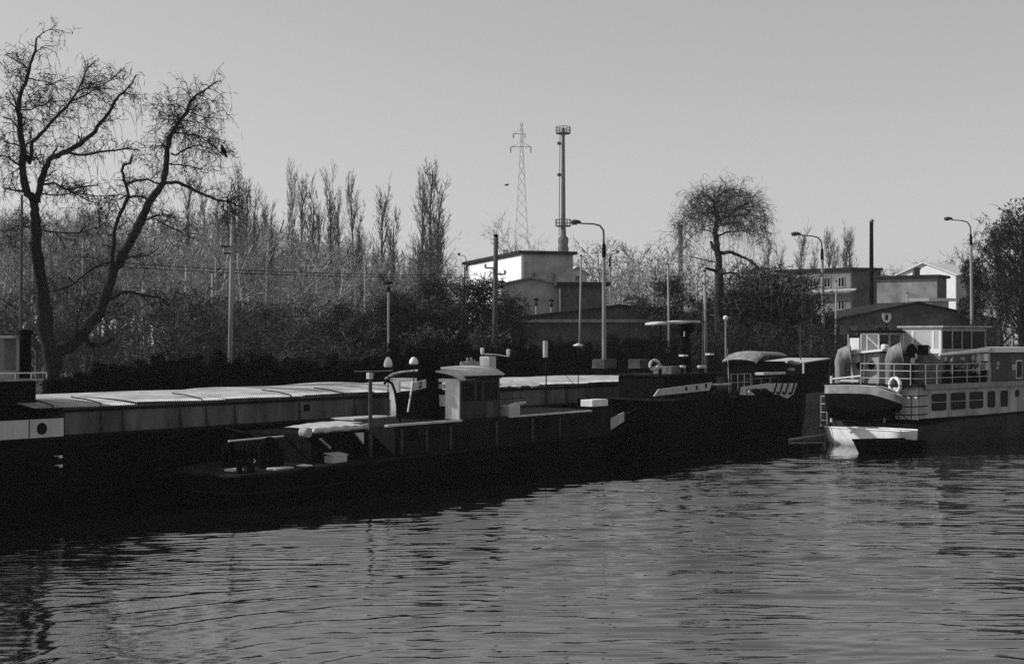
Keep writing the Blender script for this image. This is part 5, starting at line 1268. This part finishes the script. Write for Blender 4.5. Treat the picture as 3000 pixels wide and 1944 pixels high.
# ------------------------------------------------------------------ lamps and poles
def arm_lamp(px, D, ytop, dx, yhead, label, ysplit, r=.13, m=CONC, side=1):
    p = at(px, 1000, D); t = thing('street_lamp', label, 'street lamp', (p.x, p.y, GZ)); z = lambda y: H+(HOR-y)/F*D-GZ; X = lambda d: d/F*D
    r *= .8; t.rotation_euler = (0, R(-.5-.4*math.sin(px)), 0)
    MB().tube([(0,0,-.3),(0,0,z(ysplit))], [r*1.35, r], 10).build('column', m, t)
    MB().lathe([(r*1.05,z(ysplit)-.5),(r*1.2,z(ysplit)-.3),(r*1.0,z(ysplit)+.25),(r*.6,z(ysplit)+.4)], n=10).build('collar', SOOT, t, True)
    c = 14 if dx < 0 else -14
    pts = [(0,0,z(ysplit)), (0,0,z(ytop+45)), (X(-1 if dx<0 else 1),0,z(ytop+20)), (X(dx*.12),0,z(ytop+6)), (X(dx*.3),0,z(ytop+1)), (X(dx*.75),0,z(yhead+3))]
    ar = MB().tube(pts, [r*.6,r*.55,r*.55,r*.5,r*.45,r*.4], 8).build('arm', POLED, t, True)
    a = X(dx*.7); b_ = X(dx*1.02); zz = z(yhead); L = abs(b_-a); s = 1 if dx > 0 else -1
    b = MB(); b.tube([(a,0,zz),(a+s*L*.2,0,zz+.02),(a+s*L*.6,0,zz+.03),(a+s*L*.95,0,zz),(b_,0,zz-.02)], [.05,.11,.15,.12,.05], 10)
    hd = b.build('lamp_head', POLED, t, True); MB().tube([(a+s*L*.4,0,zz-.06),(a+s*L*.9,0,zz-.08)], [.09,.08], 8).build('lens', GLASSL, hd)
    return t
arm_lamp(1770, 86, 655, -95, 651, 'tall curved-arm street lamp in front of the dark outbuilding', 730, .13)
arm_lamp(2414, 108, 690, -88, 684, 'tall curved-arm street lamp beside the tenement', 742, .13)
arm_lamp(2849, 117, 645, -76, 640, 'tall curved-arm street lamp beside the dark evergreen', 700, .13)
arm_lamp(1792, 135, 742, 26, 738, 'smaller far street lamp with its arm turned away from the chimney', 765, .11)
arm_lamp(1042, 150, 740, -24, 738, 'far street lamp with pale head before the poplars', 790, .10)
arm_lamp(1368, 150, 748, -26, 745, 'far street lamp with pale head left of the white warehouse', 780, .10)
def pole(name, label, px, D, ytop, r, m, cat='pole', extra=None):
    p = at(px, 1000, D); t = thing(name, label, cat, (p.x, p.y, GZ)); z = lambda y: H+(HOR-y)/F*D-GZ
    r *= .8; t.rotation_euler = (0, R(.9*math.sin(px*3.)), 0)
    MB().tube([(0,0,-.3),(0,0,z(ytop))], [r*1.25, r*.85], 10).build('shaft', m, t, True)
    MB().lathe([(r*.9,z(ytop)-.02),(r*1.05,z(ytop)+.02),(r*.5,z(ytop)+.12)], n=10).build('cap', SOOT, t)
    if extra: extra(t, z, D)
    return t
def bars(*L):
    def f(t, z, D):
        for xa, xb, y in L: MB().tube([(xa/F*D,-.05,z(y)),(xb/F*D,-.05,z(y))], .045, 6).build('crossbar', SOOT, t); 
        for xa, xb, y in L:
            e = xa if abs(xa) > abs(xb) else xb
            MB().lathe([(.04,z(y)),(.07,z(y)+.08),(.06,z(y)+.2),(.02,z(y)+.24)], (e/F*D,-.05,0), 8).build('insulator', MID, t)
    return f
pole('concrete_pole', 'slim concrete pole with two short crossbars between willow and poplars', 673, 74, 622, .125, CONC, extra=bars((-30,4,722),(-22,4,742)))
pole('wooden_pole', 'thick dark pole standing before the white warehouse', 1448, 82, 692, .19, POLED, extra=bars((-30,0,785),(0,28,803)))
pole('concrete_pole', 'plain concrete pole beside the round willow trunk', 2067, 92, 795, .13, CONC, extra=bars((-9,9,830)))
pole('concrete_pole', 'thin pole with round knob before the flat outbuilding', 1697, 100, 750, .09, CONC)
pole('concrete_pole', 'slender grey pole under the furled awning', 1962, 98, 775, .10, CONC)
pole('concrete_pole', 'thin grey pole behind the black winch house', 2447, 112, 825, .09, CONC)
pole('concrete_pole', 'short pale pole in the undergrowth under the leaning willow', 541, 118, 775, .12, CONC)
pole('concrete_pole', 'short pale pole in the undergrowth left of the slim crossbar pole', 624, 116, 800, .13, CONC)
pole('concrete_pole', 'short leaning pale pole before the grey workshop', 2656, 130, 860, .11, CONC)
pole('concrete_pole', 'thin dark-topped pole between the orchard trees and the poplars', 1072, 128, 745, .09, CONC)
def flat_lamp(px, D, ytop, label, r=.05, R0=.45):
    p = at(px, 1000, D); t = thing('park_lamp', label, 'street lamp', (p.x, p.y, GZ)); z = lambda y: H+(HOR-y)/F*D-GZ; zt__ = z(ytop)
    MB().tube([(0,0,-.3),(0,0,zt__-.25)], r, 8).build('column', MID, t)
    MB().lathe([(r*1.6,zt__-.5),(r*2.2,zt__-.4),(r*1.5,zt__-.25),(.09,zt__-.1),(R0,zt__-.04),(R0,zt__),(.1,zt__+.1),(.02,zt__+.12)], n=18).build('shade', DARK, t)
    MB().lathe([(.12,zt__-.24),(.14,zt__-.08)], n=10).build('bulb_glass', GLASSL, t)
flat_lamp(1138, 80, 828, 'flat-topped lamp on a thin pole before the orchard trees', .06, .3)
flat_lamp(1470, 108, 825, 'flat-topped lamp on a thin pole beside the thick dark pole', .06, .3)
flat_lamp(1571, 112, 877, 'flat-topped lamp before the middle of the grey cottage', .06, .26)
flat_lamp(1615, 114, 880, 'flat-topped lamp before the corner of the grey cottage', .06, .26)
# globe lamp, round sign
p = at(2126, 1000, 90); z = H+(HOR-931)/F*90-GZ
t = thing('globe_lamp', 'white globe lamp on a thin post beside the willow trunk', 'street lamp', (p.x, p.y, GZ))
MB().tube([(0,0,-.2),(0,0,z-.1)], .05, 8).build('post', MID, t); MB().lathe([(.05,z-.17),(.14,z-.1),(.165,z),(.13,z+.11),(.04,z+.16)], n=16).build('globe', WHITE, t, True)
p = at(2598, 1000, 112); z = H+(HOR-930)/F*112-GZ
t = thing('shield_sign', 'white shield-shaped sign with a dark bar above the river boat cabin', 'sign', (p.x, p.y, GZ))
MB().tube([(0,.05,-.2),(0,.05,z+.2)], .05, 8).build('post', SOOT, t)
sh = [(-.34,0,z+.36),(.34,0,z+.36),(.36,0,z),(.22,0,z-.3),(0,0,z-.42),(-.22,0,z-.3),(-.36,0,z)]
pl = MB().prism(sh, (0,.04,0)).build('plate', WHITE, t)
MB().box(-.12,.10,-.012,-.002,z-.2,z+.22).build('emblem', DARK, pl); MB().box(-.30,.30,-.012,-.002,z+.29,z+.33).build('border', DARK, pl)
# overhead wires from the crossbar pole towards the warehouse
for k, (y0, ym, y1) in enumerate(((780,803,812),(768,795,806))):
    pts = [at(330,y0,95)] + [at(330+1045*s, y0+(y1-y0)*s+10*4*s*(1-s), 95+30*s) for s in (.15,.3,.45,.6,.75,.9)] + [at(1378,y1,139)]
    tag(MB().tube(pts, .022, 4).build('overhead_wire', SOOT), ('lower' if k == 0 else 'upper')+' overhead wire running from the willow to the warehouse', 'wire')
# birds
def bird(label, loc, rotz, flying):
    o = MB()
    body = [((-.16,0,0),.012),((-.10,0,.0),.045),((0,0,.02),.075),((.09,0,.05),.06),((.14,0,.09),.045),((.18,0,.10),.03),((.22,0,.09),.008)]
    o.tube([q for q,_ in body], [r_ for _,r_ in body], 8)
    o.prism([(-.12,-.03,0),(-.32,-.05,-.05),(-.32,.05,-.05),(-.12,.03,0)], (0,0,.015))
    for s in (-1,1):
        if flying: o.prism([(.08,s*.04,.04),(-.06,s*.04,.04),(-.10,s*.34,.12),(-.02,s*.52,.07),(.06,s*.3,.13)], (0,0,.012))
        else:
            o.prism([(.08,s*.07,.04),(-.12,s*.06,-.02),(-.22,s*.03,-.03),(-.05,s*.085,.05)], (0,s*.012,0))
            o.tube([(.0,s*.03,-.05),(.01,s*.03,-.14)], .008, 4)
    ob = o.build('bird', SOOT, None, True); ob.location = loc; ob.rotation_euler = (0, 0 if flying else R(-35), rotz); ob.scale = (1.25,)*3
    tag(ob, label, 'bird')
bird('small black bird perched on a willow branch tip', at(653,442,56.5), R(130), False)
bird('small black bird flying beside the lattice pylon', at(1485,543,170), R(20), True)

# ------------------------------------------------------------------ air
hzm = bpy.data.materials.new('haze_air'); hzm.use_nodes = True; t = hzm.node_tree
for n in list(t.nodes):
    if n.type == 'BSDF_PRINCIPLED': t.nodes.remove(n)
vo = t.nodes.new('ShaderNodeVolumePrincipled'); vo.inputs['Color'].default_value = (.9,.9,.9,1); vo.inputs['Density'].default_value = .0002
vo.inputs['Anisotropy'].default_value = .2
out = [n for n in t.nodes if n.type == 'OUTPUT_MATERIAL'][0]; t.links.new(vo.outputs[0], out.inputs['Volume'])
hb = MB().box(-1800, 1800, -1700, 1700, -3, 70).build('haze', hzm)
tag(hb, 'thin winter haze hanging over the harbour', kind='stuff')
